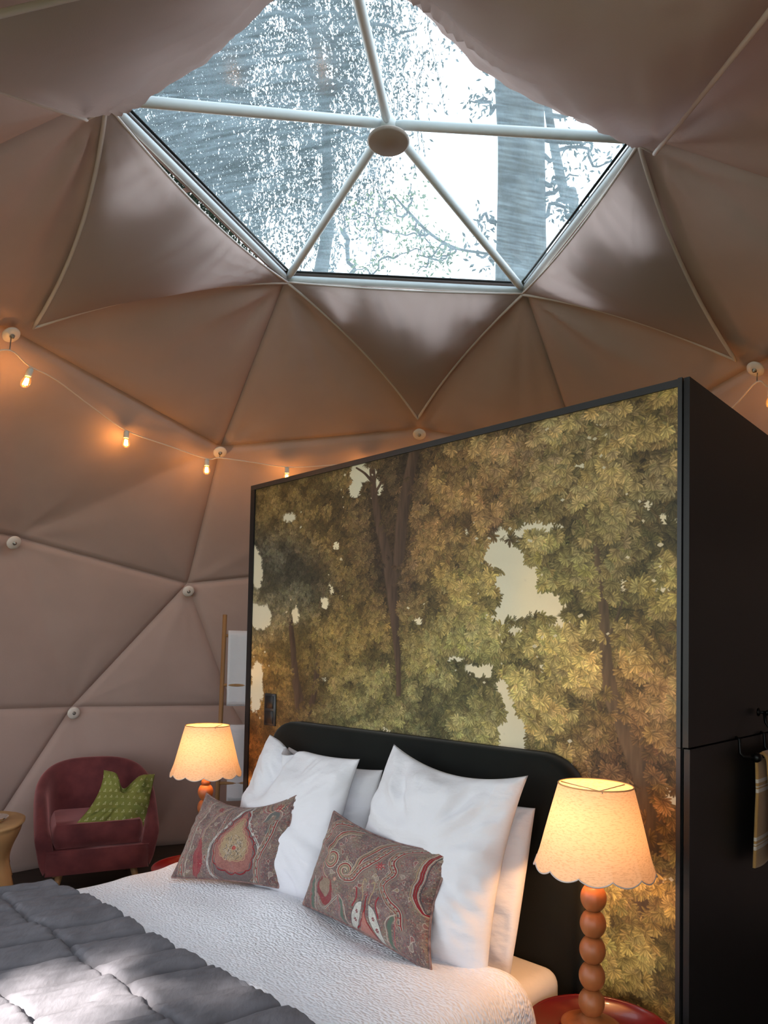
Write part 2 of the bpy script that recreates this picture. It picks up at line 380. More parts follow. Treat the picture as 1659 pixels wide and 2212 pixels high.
# ------------------------------------------------------------------ skylight
hub = NODE[(0, 0)]; R1 = [NODE[(20.08, a)] for a in (-108, -36, 36, 108, 180)]
win = empty('window_1', tuple(hub - [0, 0, .5])); tag(win, 'five sided clear skylight at the top of the dome', kind='structure')
for k in range(5):
    A, B = R1[k], R1[(k + 1) % 5]
    c3 = (hub + A + B) / 3; up = np.array([0, 0, .035])
    mesh('pane', [hub + up, A + up, B + up, hub + up + [0, 0, .004], A + up + [0, 0, .004], B + up + [0, 0, .004]], [(0, 1, 2), (3, 5, 4), (0, 3, 4, 1), (1, 4, 5, 2), (2, 5, 3, 0)], M_pane, win, False)
    b = MB(); dirn = (A - hub) / np.linalg.norm(A - hub)
    b.tube([hub + dirn * .02, hub + dirn * .07, A - dirn * .07, A - dirn * .02], [.012, .021, .021, .013], 14); b.build('strut', M_strut, win)
    b = MB(); dn = (B - A) / np.linalg.norm(B - A); b.tube([A, A + dn * .05, B - dn * .05, B], [.012, .019, .019, .012], 12); b.build('frame_tube', M_strut, win)
    # sealing strip over the frame tube, dark rubber line
    ins = (c3 - (A + B) / 2); ins /= np.linalg.norm(ins)
    b = MB(); b.tube([A + ins * .02 + up * .9, B + ins * .02 + up * .9], .007, 6); b.build('rubber_seal', M_blackmetal, win)
b = MB(); b.lathe([(0, -.03), (.035, -.03), (.04, .0), (.035, .02), (0, .02)], tuple(hub)); b.build('hub', M_strut, win)
hb = empty('skylight_hub_disc', tuple(hit(838, 306, .985) * 0 + (hub - [0, 0, .052]))); tag(hb, 'round brown grey fabric covered disc hanging under the centre of the skylight', 'disc')
bc = hub - np.array([0, 0, .052]); bc = At(839, 306, hub[1] - .0); bc = bc * [1, 1, 1]; hb.location = tuple(bc)
b = MB(); b.lathe([(.001, -.010), (.085, -.008), (.094, 0), (.090, .008), (.001, .012)], tuple(bc), 40); b.build('disc_plate', material('disc_grey', (150, 138, 130), .6, var=.1), hb)
b = MB(); b.lathe([(.01, .012), (.01, max(.03, hub[2] - bc[2] - .03))], tuple(bc), 10); b.build('bolt', M_strut, hb)

# ------------------------------------------------------------------ blackout flaps round the skylight
def flap(A, B, T, label, belly, sag, drop, seed, tipk=1.0, lift=0.0, fold=1.0):
    n = 64; V = []; ids = {}; cen = (A + B + T) / 3; nin = np.cross(B - A, T - A); nin /= np.linalg.norm(nin)
    if nin @ (DC - cen) < 0: nin = -nin
    T = A * 0 + T * tipk + (1 - tipk) * (A + B) / 2
    A0, B0, T0 = A + nin * .025, B + nin * .025, T + nin * .05
    L = []
    for i in range(n + 1):
        for j in range(n + 1 - i):
            ids[i, j] = len(L); L.append((i / n, j / n, 1 - i / n - j / n))
    L = np.array(L); P = L[:, :1] * A0 + L[:, 1:2] * B0 + L[:, 2:] * T0
    a, b_, t = L[:, 0], L[:, 1], L[:, 2]
    inside = (27 * a * b_ * t)
    # edges curve inwards (fabric in tension): pull the two long edges towards the middle
    ea = 4 * a * t * (1 - b_) ** 3; eb = 4 * b_ * t * (1 - a) ** 3; et = 4 * a * b_ * (1 - t) ** 3
    dirA = ((B0 + 0) - (A0 + T0) / 2); dirB = (A0 - (B0 + T0) / 2); dirT = T0 - (A0 + B0) / 2
    P = P + dirA * (sag[0] * ea)[:, None] + dirB * (sag[1] * eb)[:, None] + dirT * (sag[2] * et)[:, None]
    billow = belly * (inside ** .7) + drop * et
    s = b_ - a
    corner = np.exp(-((1 - a) / .4) ** 2) + np.exp(-((1 - b_) / .4) ** 2)
    folds = .010 / fold ** 2 * np.sin(s * 34 + 9 * fbm(s * 3, t * 2, 2, seed)) * np.exp(-t / .16) * (1 - (s) ** 4) + .012 * fbm(np.arctan2(b_ + .02, t + .02) * 9, a * 1.5, 2, seed + 3) * np.exp(-((1 - a) / .5) ** 2) * (1 - inside) + .012 * fbm(np.arctan2(a + .02, t + .02) * 9, b_ * 1.5, 2, seed + 9) * np.exp(-((1 - b_) / .5) ** 2)
    folds += .012 * fbm(s * 2.4, t * 2.6, 3, seed + 5)
    folds *= fold
    for q1, q2, sd_ in ((a, b_, 8), (b_, a, 18)):
        an_ = np.arctan2(t, q2 + 1e-3); dist = 1 - q1
        folds += (fold - 1) * .017 * (np.abs(fbm(an_ * 6 + sd_, dist * .9, 2, seed + sd_)) * 2 - .35) * np.exp(-((dist - .30) / .34) ** 2) * smooth(dist, .02, .2)
    P = P + nin * (billow + folds * smooth(np.minimum(a, np.minimum(b_, t)), -.01, .06))[:, None]
    P[:, 2] += lift * et
    F = []
    for i in range(n):
        for j in range(n - i):
            F.append((ids[i, j], ids[i + 1, j], ids[i, j + 1]))
            if i + j < n - 1: F.append((ids[i + 1, j], ids[i + 1, j + 1], ids[i, j + 1]))
    r = empty('skylight_flap', tuple((A + B) / 2)); tag(r, label, 'flap', 'blackout flaps around the skylight')
    c = mesh('cloth', P, F, M_flap, r)
    e1 = [P[ids[i, 0]] for i in range(n, -1, -2)]; e2 = [P[ids[0, j]] for j in range(0, n + 1, 2)]; e3 = [P[ids[i, n - i]] for i in range(0, n + 1, 2)]
    b = MB(); b.tube(e1 + e2[1:], .0095, 7); b.build('piping', M_piping, r)
    b = MB(); b.tube(e3, .006, 7); b.build('top_hem', M_piping, r)
    return r
aL, aLL, aLR, aR, aT = R1
ctr = (R1[0] + R1[1] + R1[2] + R1[3] + R1[4]) / 5
fl_t = {k: DC + sph(37.38, k) * DR * .97 for k in (144, -144)}
flap(aL, aLL, NODE[(37.38, -72)], 'large mauve flap at the left of the skylight with a drooping upper edge', .10, (.05, .075, .03), .04, 1, .90)
flap(aLL, aLR, NODE[(37.38, 0)], 'mauve flap below the skylight, its point above the green tree wall', .06, (.05, .035, .01), .01, 2, .86)
flap(aLR, aR, NODE[(37.38, 72)], 'mauve flap at the lower right of the skylight, unevenly lit', .07, (.06, .05, .02), .03, 3, .90)
flap(aT, hit(178, 240, .95), hit(-330, 40, .925), 'mauve flap at the upper left of the skylight with stretched folds', .09, (.0, .0, -.0), .03, 4, fold=2.3)
flap(hit(1422, 316, .95), aT, hit(1840, -230, .925), 'mauve flap at the upper right of the skylight, creased and brightly lit', .11, (.0, .0, -.005), .03, 5, fold=2.8)

# ------------------------------------------------------------------ liner discs
def disc(P, nin, label):
    P = np.asarray(P); r = empty('liner_disc', tuple(P)); z = Vector(nin); R = z.to_track_quat('Z', 'Y').to_matrix(); T = lambda p: np.array(R @ Vector(p)) + P
    b = MB(); b.lathe([(.001, .009), (.018, .010), (.044, .006), (.047, .001), (.044, -.006), (.001, -.006)], n=32, T=T); b.build('plate', M_disc, r)
    b = MB(); b.lathe([(.013, .008), (.013, .013), (.007, .013), (.007, .022), (.001, .024)], n=12, T=T); b.build('bolt', M_bolt, r)
    tag(r, label, 'disc', 'round white discs pinning the liner'); return r
M_disc = material('disc_plastic', (226, 216, 208), .35, var=.05); M_bolt = material('steel_bolt', (150, 145, 140), .35, metal=.8)
for uv, lab in (((24, 723), 'white liner disc above the left end of the string of bulbs'), ((475, 977), 'white liner disc just above the third bulb from the left'),
                ((906, 938), 'white liner disc above the top edge of the tree mural'), ((1632, 797), 'white liner disc above the black cabinet at the right'),
                ((30, 1172), 'white liner disc on the left wall below the bulbs'), ((407, 1277), 'white liner disc above the wooden towel ladder'),
                ((159, 1540), 'lowest white liner disc, above the pink armchair')):
    P = hit(*uv, .965); nin = (DC - P) / np.linalg.norm(DC - P); disc(P, nin, lab)

# ------------------------------------------------------------------ string lights
M_cable = material('cable_white', (222, 205, 190), .5); M_socket = material('socket_white', (214, 210, 204), .5)
M_fil = emit('filament_glow', (255, 196, 110), 60)
M_amber = bpy.data.materials.new('amber_glass'); M_amber.use_nodes = True
_t = M_amber.node_tree; _N = _t.nodes; _tr = _N.new('ShaderNodeBsdfTransparent'); _tr.inputs[0].default_value = (1, .72, .36, 1); _gg = _N.new('ShaderNodeBsdfGlossy'); _gg.inputs['Roughness'].default_value = .08
_mx = _N.new('ShaderNodeMixShader'); _lw = _N.new('ShaderNodeLayerWeight'); _lw.inputs[0].default_value = .25; _t.links.new(_lw.outputs['Fresnel'], _mx.inputs[0]); _t.links.new(_tr.outputs[0], _mx.inputs[1]); _t.links.new(_gg.outputs[0], _mx.inputs[2]); _em = _N.new('ShaderNodeEmission'); _em.inputs[0].default_value = (1, .36, .06, 1); _em.inputs[1].default_value = .55; _ad = _N.new('ShaderNodeAddShader'); _t.links.new(_mx.outputs[0], _ad.inputs[0]); _t.links.new(_em.outputs[0], _ad.inputs[1]); _t.links.new(_ad.outputs[0], _N['Material Output'].inputs[0])
sl = empty('string_light', tuple(hit(475, 992, .93) - [0, 0, .1])); tag(sl, 'white string of small amber bulbs looped along the dome wall', 'string light')
K = .93
def H_(u, v): return hit(u, v, K)
path = [H_(-120, 800), H_(-30, 766), H_(22, 757), H_(62, 790), H_(120, 820), H_(200, 880), H_(273, 930), H_(360, 962), H_(447, 991), H_(475, 989), H_(540, 998), H_(620, 1009), H_(700, 1006), H_(800, 996), H_(906, 972), H_(1010, 1000), H_(1120, 1018), H_(1240, 1010), H_(1400, 990), H_(1500, 950), H_(1583, 880), H_(1635, 825), H_(1665, 838), H_(1760, 850)]
b = MB(); b.tube(bezier(path, 5), .0042, 7); b.build('cable', M_cable, sl)
def bulb(P, lean=(0, 0), power=1.0):
    P = np.asarray(P); T = lambda p: np.array([p[0] + p[2] * lean[0], p[1] + p[2] * lean[1], p[2]]) + P
    b = MB(); b.lathe([(.004, .004), (.012, .002), (.016, -.006), (.0165, -.040), (.013, -.044)], n=16, T=T); s = b.build('bulb', M_socket, sl)
    b = MB(); b.lathe([(.013, -.044), (.018, -.052), (.0235, -.066), (.0245, -.078), (.021, -.092), (.012, -.101), (.001, -.104)], n=20, T=T); g = b.build('glass', M_amber, s); g['label'] = 'amber glass envelope'
    b = MB()
    for k in range(4):
        a = k * pi / 2; b.tube([T(np.array([.007 * cos(a), .007 * sin(a), -.052])), T(np.array([.010 * cos(a + .5), .010 * sin(a + .5), -.088]))], .0034, 6)
    f = b.build('filament', M_fil, s)
    l = bpy.data.lights.new('bulb_glow', 'POINT'); l.energy = 1.6 * power; l.color = (1, .58, .32); l.shadow_soft_size = .02
    lo = bpy.data.objects.new('bulb_glow', l); COL.objects.link(lo); lo.location = tuple(T(np.array([0, 0, -.075]))); return s
for (u, v), ln in (((66, 797), (.25, .1)), ((273, 932), (0, 0)), ((447, 993), (0, 0)), ((620, 1010), (0, 0)), ((800, 1000), (0, 0)), ((1010, 1002), (0, 0)), ((1250, 1014), (0, 0)), ((1480, 962), (0, 0)), ((1666, 838), (0, 0)), ((-90, 800), (0, 0))):
    bulb(H_(u, v), ln)
for (u, v), (u2, v2) in (((24, 728), (21, 757)), ((475, 982), (475, 989)), ((1636, 806), (1635, 825))):
    b = MB(); b.tube([hit(u, v, .96), H_(u2, v2)], .003, 6); b.build('hook', M_bolt, sl)
# ------------------------------------------------------------------ mural print (painted in numpy, flat on the panel)
def c3(c): return np.array(lin(c), np.float32)
TONE = np.array([1.74, 1.66, 1.60], np.float32)
def paint_mural():
    S = 600; Wm, Hm = 2.375, 2.50; W_, H_ = int(Wm * S), int(Hm * S)
    r = np.random.default_rng(11)
    yy, xx = np.mgrid[0:H_, 0:W_].astype(np.float32)
    a = 2.40 - xx / S; z = 2.505 - yy / S
    P = np.stack([NC[0] + a * D1[0], NC[1] + a * D1[1], z], -1); U, Vv = proj(P); U = U.astype(np.float32); Vv = Vv.astype(np.float32)
    wob = fbm(xx / 40, yy / 40, 3, 3).astype(np.float32)
    # tone map from the print itself: (u, v, r, g, b, radius)
    ctl = [(850, 1200, 62, 48, 36), (870, 1290, 74, 58, 40), (820, 1130, 66, 52, 38), (884, 1060, 62, 50, 36), (640, 1500, 84, 68, 44), (1340, 1620, 92, 72, 46), (1400, 1660, 82, 62, 42), (600, 1100, 116, 98, 60), (700, 1060, 104, 88, 54), (580, 1200, 82, 82, 72), (650, 1240, 74, 72, 60), (620, 1300, 84, 84, 66), (560, 1330, 150, 140, 110), (720, 1150, 112, 92, 54), (740, 1230, 98, 80, 46),
           (790, 1060, 88, 74, 48), (840, 1100, 84, 66, 42), (900, 1150, 108, 84, 50), (980, 1060, 124, 98, 58), (960, 1180, 118, 92, 54), (1060, 980, 126, 104, 68), (1050, 1080, 118, 92, 60), (1130, 960, 104, 84, 60), (1020, 1230, 138, 122, 72), (960, 1290, 122, 104, 60),
           (1180, 900, 140, 124, 84), (1280, 880, 132, 114, 76), (1420, 880, 136, 116, 70), (1350, 960, 124, 108, 70), (1230, 1000, 124, 110, 74), (1430, 1000, 106, 92, 62), (1180, 1080, 108, 94, 60), (1290, 1080, 112, 100, 64), (1400, 1120, 108, 96, 64),
           (1160, 1160, 126, 116, 72), (1250, 1200, 104, 96, 60), (1340, 1180, 90, 80, 52), (1430, 1200, 112, 102, 62), (1200, 1290, 124, 116, 68), (1280, 1280, 114, 106, 64), (1400, 1290, 118, 106, 62),
           (980, 1380, 112, 106, 66), (1060, 1400, 118, 112, 68), (900, 1400, 104, 92, 54), (800, 1350, 116, 96, 54), (700, 1380, 122, 102, 58), (600, 1400, 136, 112, 60), (580, 1480, 152, 118, 62), (720, 1480, 120, 104, 62), (830, 1500, 116, 108, 68), (930, 1530, 104, 100, 66), (760, 1560, 132, 126, 84), (1010, 1530, 124, 118, 74), (1040, 1600, 118, 112, 68),
           (1150, 1400, 134, 122, 72), (1240, 1380, 148, 132, 80), (1180, 1500, 144, 128, 76), (1250, 1480, 138, 120, 72), (1150, 1600, 140, 122, 74), (1280, 1580, 112, 94, 56), (1420, 1400, 128, 108, 62), (1400, 1500, 104, 84, 52), (1440, 1600, 118, 94, 56),
           (1330, 1700, 86, 66, 42), (1440, 1740, 130, 98, 50), (1400, 1800, 84, 64, 44), (1440, 1880, 140, 116, 66), (1330, 1900, 122, 110, 64), (1380, 1960, 88, 76, 50), (1440, 2000, 118, 104, 60), (1330, 2020, 124, 120, 72), (1400, 2080, 116, 110, 66), (1340, 2130, 104, 98, 60), (1440, 2180, 112, 96, 56),
           (1290, 1860, 140, 122, 72), (570, 1600, 112, 80, 40), (560, 1660, 126, 92, 48), (640, 1560, 96, 78, 48)]
    gx = slice(None, None, 6); u6, v6 = U[gx, gx], Vv[gx, gx]
    num = np.zeros(u6.shape + (3,), np.float32); den = np.zeros(u6.shape, np.float32)
    for (cu, cv, *c) in ctl:
        k = np.exp(-(((u6 - cu) / 62) ** 2 + ((v6 - cv) / 62) ** 2)) + 1e-5 / (1 + ((u6 - cu) / 150) ** 2 + ((v6 - cv) / 150) ** 2) ** 2
        num += k[..., None] * c3(c) * TONE; den += k
    tone = num / den[..., None]
    tone = np.repeat(np.repeat(tone, 6, 0), 6, 1)[:H_, :W_]
    gaps = [(1092, 1200, 52, 42), (1120, 1250, 62, 50), (1150, 1305, 88, 34), (1080, 1335, 26, 16), (1118, 1360, 24, 18), (1105, 1150, 40, 14), (1170, 1135, 50, 16), (1075, 1180, 24, 24), (1112, 1585, 34, 52), (1100, 1530, 18, 30), (1048, 1445, 38, 20), (1092, 1478, 22, 20), (990, 1420, 22, 12),
            (1122, 1625, 30, 26), (782, 1022, 30, 20), (768, 1050, 16, 22), (820, 1048, 10, 20), (556, 1235, 14, 50), (560, 1330, 30, 28), (625, 1118, 16, 12), (716, 1272, 9, 14), (705, 1300, 10, 16), (556, 1490, 14, 60), (640, 1330, 8, 20), (1272, 1000, 38, 9), (1255, 1038, 10, 8), (1442, 1122, 34, 12), (1400, 1090, 14, 22),
            (1440, 1270, 30, 16), (1352, 1262, 16, 22), (1215, 1350, 44, 16), (1285, 1345, 18, 12), (1220, 910, 10, 8), (1300, 912, 22, 6), (1330, 930, 8, 6), (905, 1340, 14, 12), (1010, 1150, 9, 7), (1240, 1660, 16, 30), (1175, 1440, 10, 16), (730, 1180, 8, 8), (835, 1580, 10, 8), (700, 1470, 10, 6), (1455, 1730, 14, 30), (1235, 1080, 10, 6), (1360, 870, 20, 5), (1195, 860, 14, 6), (1440, 1900, 14, 20)]
    sky = np.zeros((H_, W_), np.float32)
    for (gu, gv, ru, rv) in gaps: sky = np.maximum(sky, 1.42 - (((U - gu) / ru) ** 2 + ((Vv - gv) / rv) ** 2) + wob * .9)
    sky = np.clip(sky, 0, 1)
    skyc = c3((232, 216, 180)) * (1 + .18 * fbm(xx / 120, yy / 90, 3, 8))[..., None]; cool = smooth(fbm(xx / 200, yy / 200, 2, 31), -.3, .4)[..., None]
    skyc = skyc * (1 - cool * .55) + c3((206, 208, 194)) * cool * .55
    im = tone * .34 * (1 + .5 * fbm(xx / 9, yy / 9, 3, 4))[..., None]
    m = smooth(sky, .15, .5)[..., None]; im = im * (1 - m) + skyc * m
    im = im.astype(np.float32)
    # leaf fans
    def fan(L, nleaf, seed, spread=1.25):
        q = np.random.default_rng(seed); s = int(L * 2.3) | 1; c = s / 2; y, x = np.mgrid[0:s, 0:s].astype(np.float32); y -= c; x -= c
        al = np.zeros((s, s), np.float32); va = np.ones((s, s), np.float32); d0 = q.uniform(-pi, pi)
        d0 = pi / 2 + q.normal(0, .9)
        for k in q.permutation(nleaf):
            an = d0 + (k / (nleaf - 1) - .5) * 2 * spread + q.normal(0, .08); l = L * q.uniform(.75, 1.05); wd = l * q.uniform(.15, .20)
            lx = x * cos(an) + y * sin(an); ly = -x * sin(an) + y * cos(an); t = lx / l
            hw = wd * np.clip(t, 0, 1) ** .55 * np.clip(1 - t, 0, 1) ** .38 * 1.7
            e = (hw - np.abs(ly)); mk = np.clip(e * .9, 0, 1) * (t > 0.04) * (t < 1)
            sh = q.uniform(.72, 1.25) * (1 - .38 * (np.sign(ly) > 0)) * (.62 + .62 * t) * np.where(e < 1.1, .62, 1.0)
            va = va * (1 - mk) + sh * mk; al = np.maximum(al, mk)
        return al, va.astype(np.float32)
    big = [fan(21, int(r.integers(6, 9)), 100 + k) for k in range(36)]; mid = [fan(16, int(r.integers(5, 8)), 200 + k) for k in range(30)]; sml = [fan(11, 6, 300 + k, 1.5) for k in range(24)]
    def stamp(cx, cy, st, col, op=1.0):
        al, va = st; s = al.shape[0]; x0, y0 = int(cx - s / 2), int(cy - s / 2)
        X0, Y0, X1, Y1 = max(x0, 0), max(y0, 0), min(x0 + s, W_), min(y0 + s, H_)
        if X1 <= X0 or Y1 <= Y0: return
        A_ = al[Y0 - y0:Y1 - y0, X0 - x0:X1 - x0, None] * op; V_ = va[Y0 - y0:Y1 - y0, X0 - x0:X1 - x0, None]
        reg = im[Y0:Y1, X0:X1]; reg *= (1 - A_); reg += A_ * V_ * col
    def layer(n, gain, jit, use, skymax, op=1.0, mask=None):
        xs = r.uniform(0, W_, n); ys = r.uniform(0, H_, n); o = np.argsort(ys + r.normal(0, 60, n))[::-1] if False else r.permutation(n)
        cl = fbm(xs / 52, ys / 40, 3, 77) * 1.5
        for k in o:
            x, y = xs[k], ys[k]; i, j = int(y), int(x)
            if sky[i, j] > skymax: continue
            u = U[i, j]
            if mask is not None and not mask(u, Vv[i, j], cl[k], r): continue
            size = use if use != 'auto' else ('s' if u < 720 + r.normal(0, 60) else ('m' if u < 960 + r.normal(0, 70) else 'b'))
            st = {'s': sml, 'm': mid, 'b': big}[size]; st = st[int(r.integers(len(st)))]
            g_ = gain * (1 + jit * r.normal()) * (1 + .45 * cl[k])
            tint = np.array([1 + .05 * r.normal(), 1 + .02 * r.normal(), 1 + .08 * r.normal()], np.float32)
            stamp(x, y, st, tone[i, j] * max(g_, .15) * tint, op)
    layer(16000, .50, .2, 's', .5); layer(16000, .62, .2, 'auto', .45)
    bark = c3((84, 64, 50))
    def trunk(pts, colr=bark, k=1.0):
        nonlocal im
        pts = bezier([(p[0], p[1], p[2]) for p in pts], 6); best = np.full((H_, W_), 9.0, np.float32); side = np.zeros((H_, W_), np.float32)
        for p, q in zip(pts[:-1], pts[1:]):
            lo = min(p[0], q[0]) - 60, min(p[1], q[1]) - 60; hi = max(p[0], q[0]) + 60, max(p[1], q[1]) + 60
            mk = (U > lo[0]) & (U < hi[0]) & (Vv > lo[1]) & (Vv < hi[1])
            if not mk.any(): continue
            uu, vv = U[mk], Vv[mk]; d = q[:2] - p[:2]; t = np.clip(((uu - p[0]) * d[0] + (vv - p[1]) * d[1]) / (d @ d), 0, 1)
            dx, dy = uu - p[0] - t * d[0], vv - p[1] - t * d[1]; ww = (p[2] + t * (q[2] - p[2])) / 2
            dd = np.hypot(dx, dy) / ww; b_ = best[mk]; bt = dd < b_; b_[bt] = dd[bt]; best[mk] = b_; s_ = side[mk]; s_[bt] = (dx / ww)[bt]; side[mk] = s_
        mk = np.clip((1.05 - best) * 4 + wob * .8, 0, 1)[..., None]
        tex = (1 + .55 * fbm(xx / 7, yy / 55, 3, 17))[..., None] * (1.12 - .42 * smooth(side, -.9, .9))[..., None]
        im = (im * (1 - mk) + mk * colr * tex * k).astype(np.float32)
    trunk([(806, 1015, 13), (812, 1080, 15), (826, 1150, 20), (842, 1230, 24), (850, 1290, 24), (856, 1360, 17), (862, 1440, 12), (864, 1530, 9)])
    trunk([(900, 965, 22), (884, 1040, 25), (872, 1110, 28), (866, 1190, 24), (856, 1260, 20)])
    trunk([(903, 1120, 14), (892, 1200, 14), (884, 1280, 13)], k=.9)
    trunk([(806, 1040, 7), (790, 1022, 6), (772, 1010, 4)]); trunk([(815, 1060, 6), (832, 1030, 5), (838, 1010, 3)])
    trunk([(628, 1335, 10), (634, 1400, 13), (640, 1470, 17), (652, 1540, 24), (658, 1600, 30)], k=1.0); trunk([(690, 1420, 12), (680, 1500, 14), (664, 1560, 14)], k=.9)
    trunk([(1290, 1150, 12), (1300, 1240, 18), (1310, 1330, 25), (1314, 1420, 29), (1326, 1500, 33), (1350, 1570, 38), (1378, 1630, 50), (1400, 1700, 52), (1410, 1790, 60), (1420, 1900, 50)], c3((96, 78, 56)))
    trunk([(1384, 1610, 20), (1410, 1560, 13), (1440, 1500, 9), (1452, 1450, 6)], c3((92, 76, 54)))
    trunk([(1318, 1380, 9), (1336, 1345, 8), (1350, 1300, 6)], c3((92, 76, 54))); trunk([(1300, 1230, 8), (1270, 1226, 6), (1240, 1214, 4)], c3((120, 104, 76)))
    trunk([(1290, 1160, 7), (1260, 1125, 6), (1228, 1110, 4)], c3((96, 82, 56))); trunk([(1390, 1900, 44), (1396, 1980, 30), (1410, 2040, 18)], c3((66, 54, 40)))
    trunks_clear = [(1400, 1760, 1415, 1860, 24), (850, 1290, 864, 1500, 6), (1290, 1160, 1312, 1340, 9), (806, 1015, 846, 1290, 15), (1312, 1340, 1320, 1500, 16), (1340, 1560, 1400, 1760, 24), (880, 980, 866, 1200, 13), (632, 1360, 650, 1520, 9)]
    def keep(u, v, c, q):
        for x0, y0, x1, y1, w_ in trunks_clear:
            if y0 - 10 < v < y1 and abs(u - (x0 + (x1 - x0) * (v - y0) / (y1 - y0))) < w_ + 9: return q.random() < .03
        return True
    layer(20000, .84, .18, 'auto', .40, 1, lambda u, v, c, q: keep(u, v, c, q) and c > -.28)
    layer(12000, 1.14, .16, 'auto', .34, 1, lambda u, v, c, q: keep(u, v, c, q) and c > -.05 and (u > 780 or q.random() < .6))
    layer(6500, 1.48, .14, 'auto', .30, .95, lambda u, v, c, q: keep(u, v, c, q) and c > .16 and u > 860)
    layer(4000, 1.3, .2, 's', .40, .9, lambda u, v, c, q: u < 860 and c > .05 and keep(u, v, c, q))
    # sky speckles glimpsed between leaves
    xs, ys = r.uniform(0, W_, 700), r.uniform(0, H_, 700)
    for x, y in zip(xs, ys):
        i, j = int(y), int(x)
        near = sky[max(i - 40, 0):i + 40:8, max(j - 40, 0):j + 40:8].max()
        if near > .3 and r.random() < .45: 
            s = int(r.integers(3, 7)); q = np.random.default_rng(int(x * 7)); yb, xb = np.mgrid[-s:s + 1, -s:s + 1]; al = (np.abs(xb * q.uniform(.5, 1.3) + yb * q.uniform(-.6, .6)) + np.abs(yb) < s * .8).astype(np.float32)
            stamp(x, y, (al, np.ones_like(al)), skyc[i, j] * .92, .85)
    weave = 1 + .05 * np.sin(xx * 2.1) * np.sin(yy * 2.1) + .05 * (r.random((H_, W_)) - .5)
    im *= weave[..., None]
    return make_image('mural_print', np.where(im <= .0031308, im * 12.92, 1.055 * np.clip(im, 1e-6, 1) ** (1 / 2.4) - .055))
M_mural = image_mat('mural_print', paint_mural(), rough=.55, spec=.35)

# ------------------------------------------------------------------ partition cabinet carrying the mural
TB = lambda p: BW(-p[0], -p[1], p[2])       # local x = -a, y = -v
cab = empty('partition_unit', tuple(BW(1.2, -.6, 0)), BED_ROT); tag(cab, 'tall black panelled partition with a forest mural on its bed side', 'partition')
q = lambda a0, a1, v0, v1, z0, z1, bev=0: ((-a1, -v1, z0), (-a0, -v0, z1), TB, bev)
b = MB(); P = np.array([BW(2.405, 0, 0.02), BW(.036, 0, .02), BW(.036, 0, 2.505), BW(2.405, 0, 2.505)]); 
o = mesh('mural_panel', P, [(0, 1, 2, 3)], M_mural, cab, False, uv=np.array([(0, 0), (1, 0), (1, 1), (0, 1)])); o['label'] = 'brown and olive painted forest print'
md = o.modifiers.new('t', 'SOLIDIFY'); md.thickness = .006; md.offset = -1
b = MB(); b.box(*q(.019 + .004, 2.44, -.004, .008, 2.505, 2.53)); b.build('top_trim', M_black_edge, cab, False)
b = MB(); b.box(*q(2.403, 2.44, -.004, .008, 0, 2.505)); b.build('side_trim', M_black, cab, False)
b = MB(); b.box(*q(.023, .037, -.004, .010, 1.312, 2.532)); b.build('side_trim', M_black_edge, cab, False)
b = MB(); b.box(*q(.023, .037, -.004, .010, 0, 1.310)); b.build('side_trim', M_black_edge, cab, False)
b = MB(); b.box(*q(0, .019, -1.25, .004, 1.313, 2.53)); b.build('side_panel', M_black, cab, False)
b = MB(); b.box(*q(-.005, .014, -1.25, .004, 0, 1.308)); b.build('side_panel', M_black, cab, False)
b = MB(); b.box(*q(.022, 2.436, -1.25, -.008, 2.50, 2.526)); b.build('top_panel', M_black, cab, False)
b = MB(); b.box(*q(2.40, 2.436, -1.25, -.008, 0, 2.50)); b.build('end_panel', M_black, cab, False)
b = MB(); b.box(*q(.022, 2.436, -1.25, -1.22, 0, 2.50)); b.build('back_panel', M_black, cab, False)
b = MB(); b.box(*q(.020, .0235, -1.2, -.006, 0, 2.5)); b.build('inner_lining', M_blackmetal, cab, False)

# socket on the mural
so = empty('wall_socket', tuple(BW(2.214, .0, 1.20))); tag(so, 'tall black double switch plate on the mural beside the headboard', 'switch')
b = MB(); b.box(*q(2.165, 2.263, 0, .010, 1.200, 1.372, .004)); b.build('plate', M_black_edge, so)
for z0, z1 in ((1.212, 1.280), (1.292, 1.360)):
    b = MB(); b.box(*q(2.180, 2.248, .009, .014, z0, z1, .002)); b.build('rocker', M_black, so)

# towel rail on the dark side wall, in side coordinates (s deep along the wall, o out of it)
SW = lambda s, o, z: BW(-o + 0.0, -s, z)
tr = empty('towel_rail', tuple(SW(.7, .02, 1.24))); tag(tr, 'short black rail with hooks on the dark side of the partition', 'rail')
b = MB(); b.tube([SW(.47, .065, 1.247), SW(1.15, .065, 1.247)], .008, 12); b.build('bar', M_blackmetal, tr)
b = MB(); b.tube([SW(.452, .065, 1.247), SW(.458, .065, 1.247), SW(.478, .065, 1.247), SW(.484, .065, 1.247)], [.008, .017, .017, .008], 16); b.build('end_knob', M_blackmetal, tr)
for s in (.43, .72, 1.08):
    b = MB(); b.tube([SW(s, .004, 1.318), SW(s, .018, 1.312), SW(s, .02, 1.262), SW(s, .03, 1.25), SW(max(s, .47), .065, 1.247)], .006, 8); b.build('hook', M_blackmetal, tr)
wh = empty('wall_hook', tuple(SW(.70, .0, 1.36))); tag(wh, 'small black hook high on the dark wall above the towel', 'hook')
b = MB(); b.lathe([(.001, 0), (.016, 0), (.016, .006), (.006, .010), (.006, .03), (.012, .034), (.001, .04)], n=16, T=lambda p: SW(.66 + p[0], .012 + p[2], 1.40 + p[1])); b.build('mount', M_blackmetal, wh)
b = MB(); b.tube([SW(.66, .035, 1.40), SW(.66, .04, 1.36), SW(.66, .05, 1.345), SW(.66, .065, 1.36)], .006, 8); b.build('prong', M_blackmetal, wh)
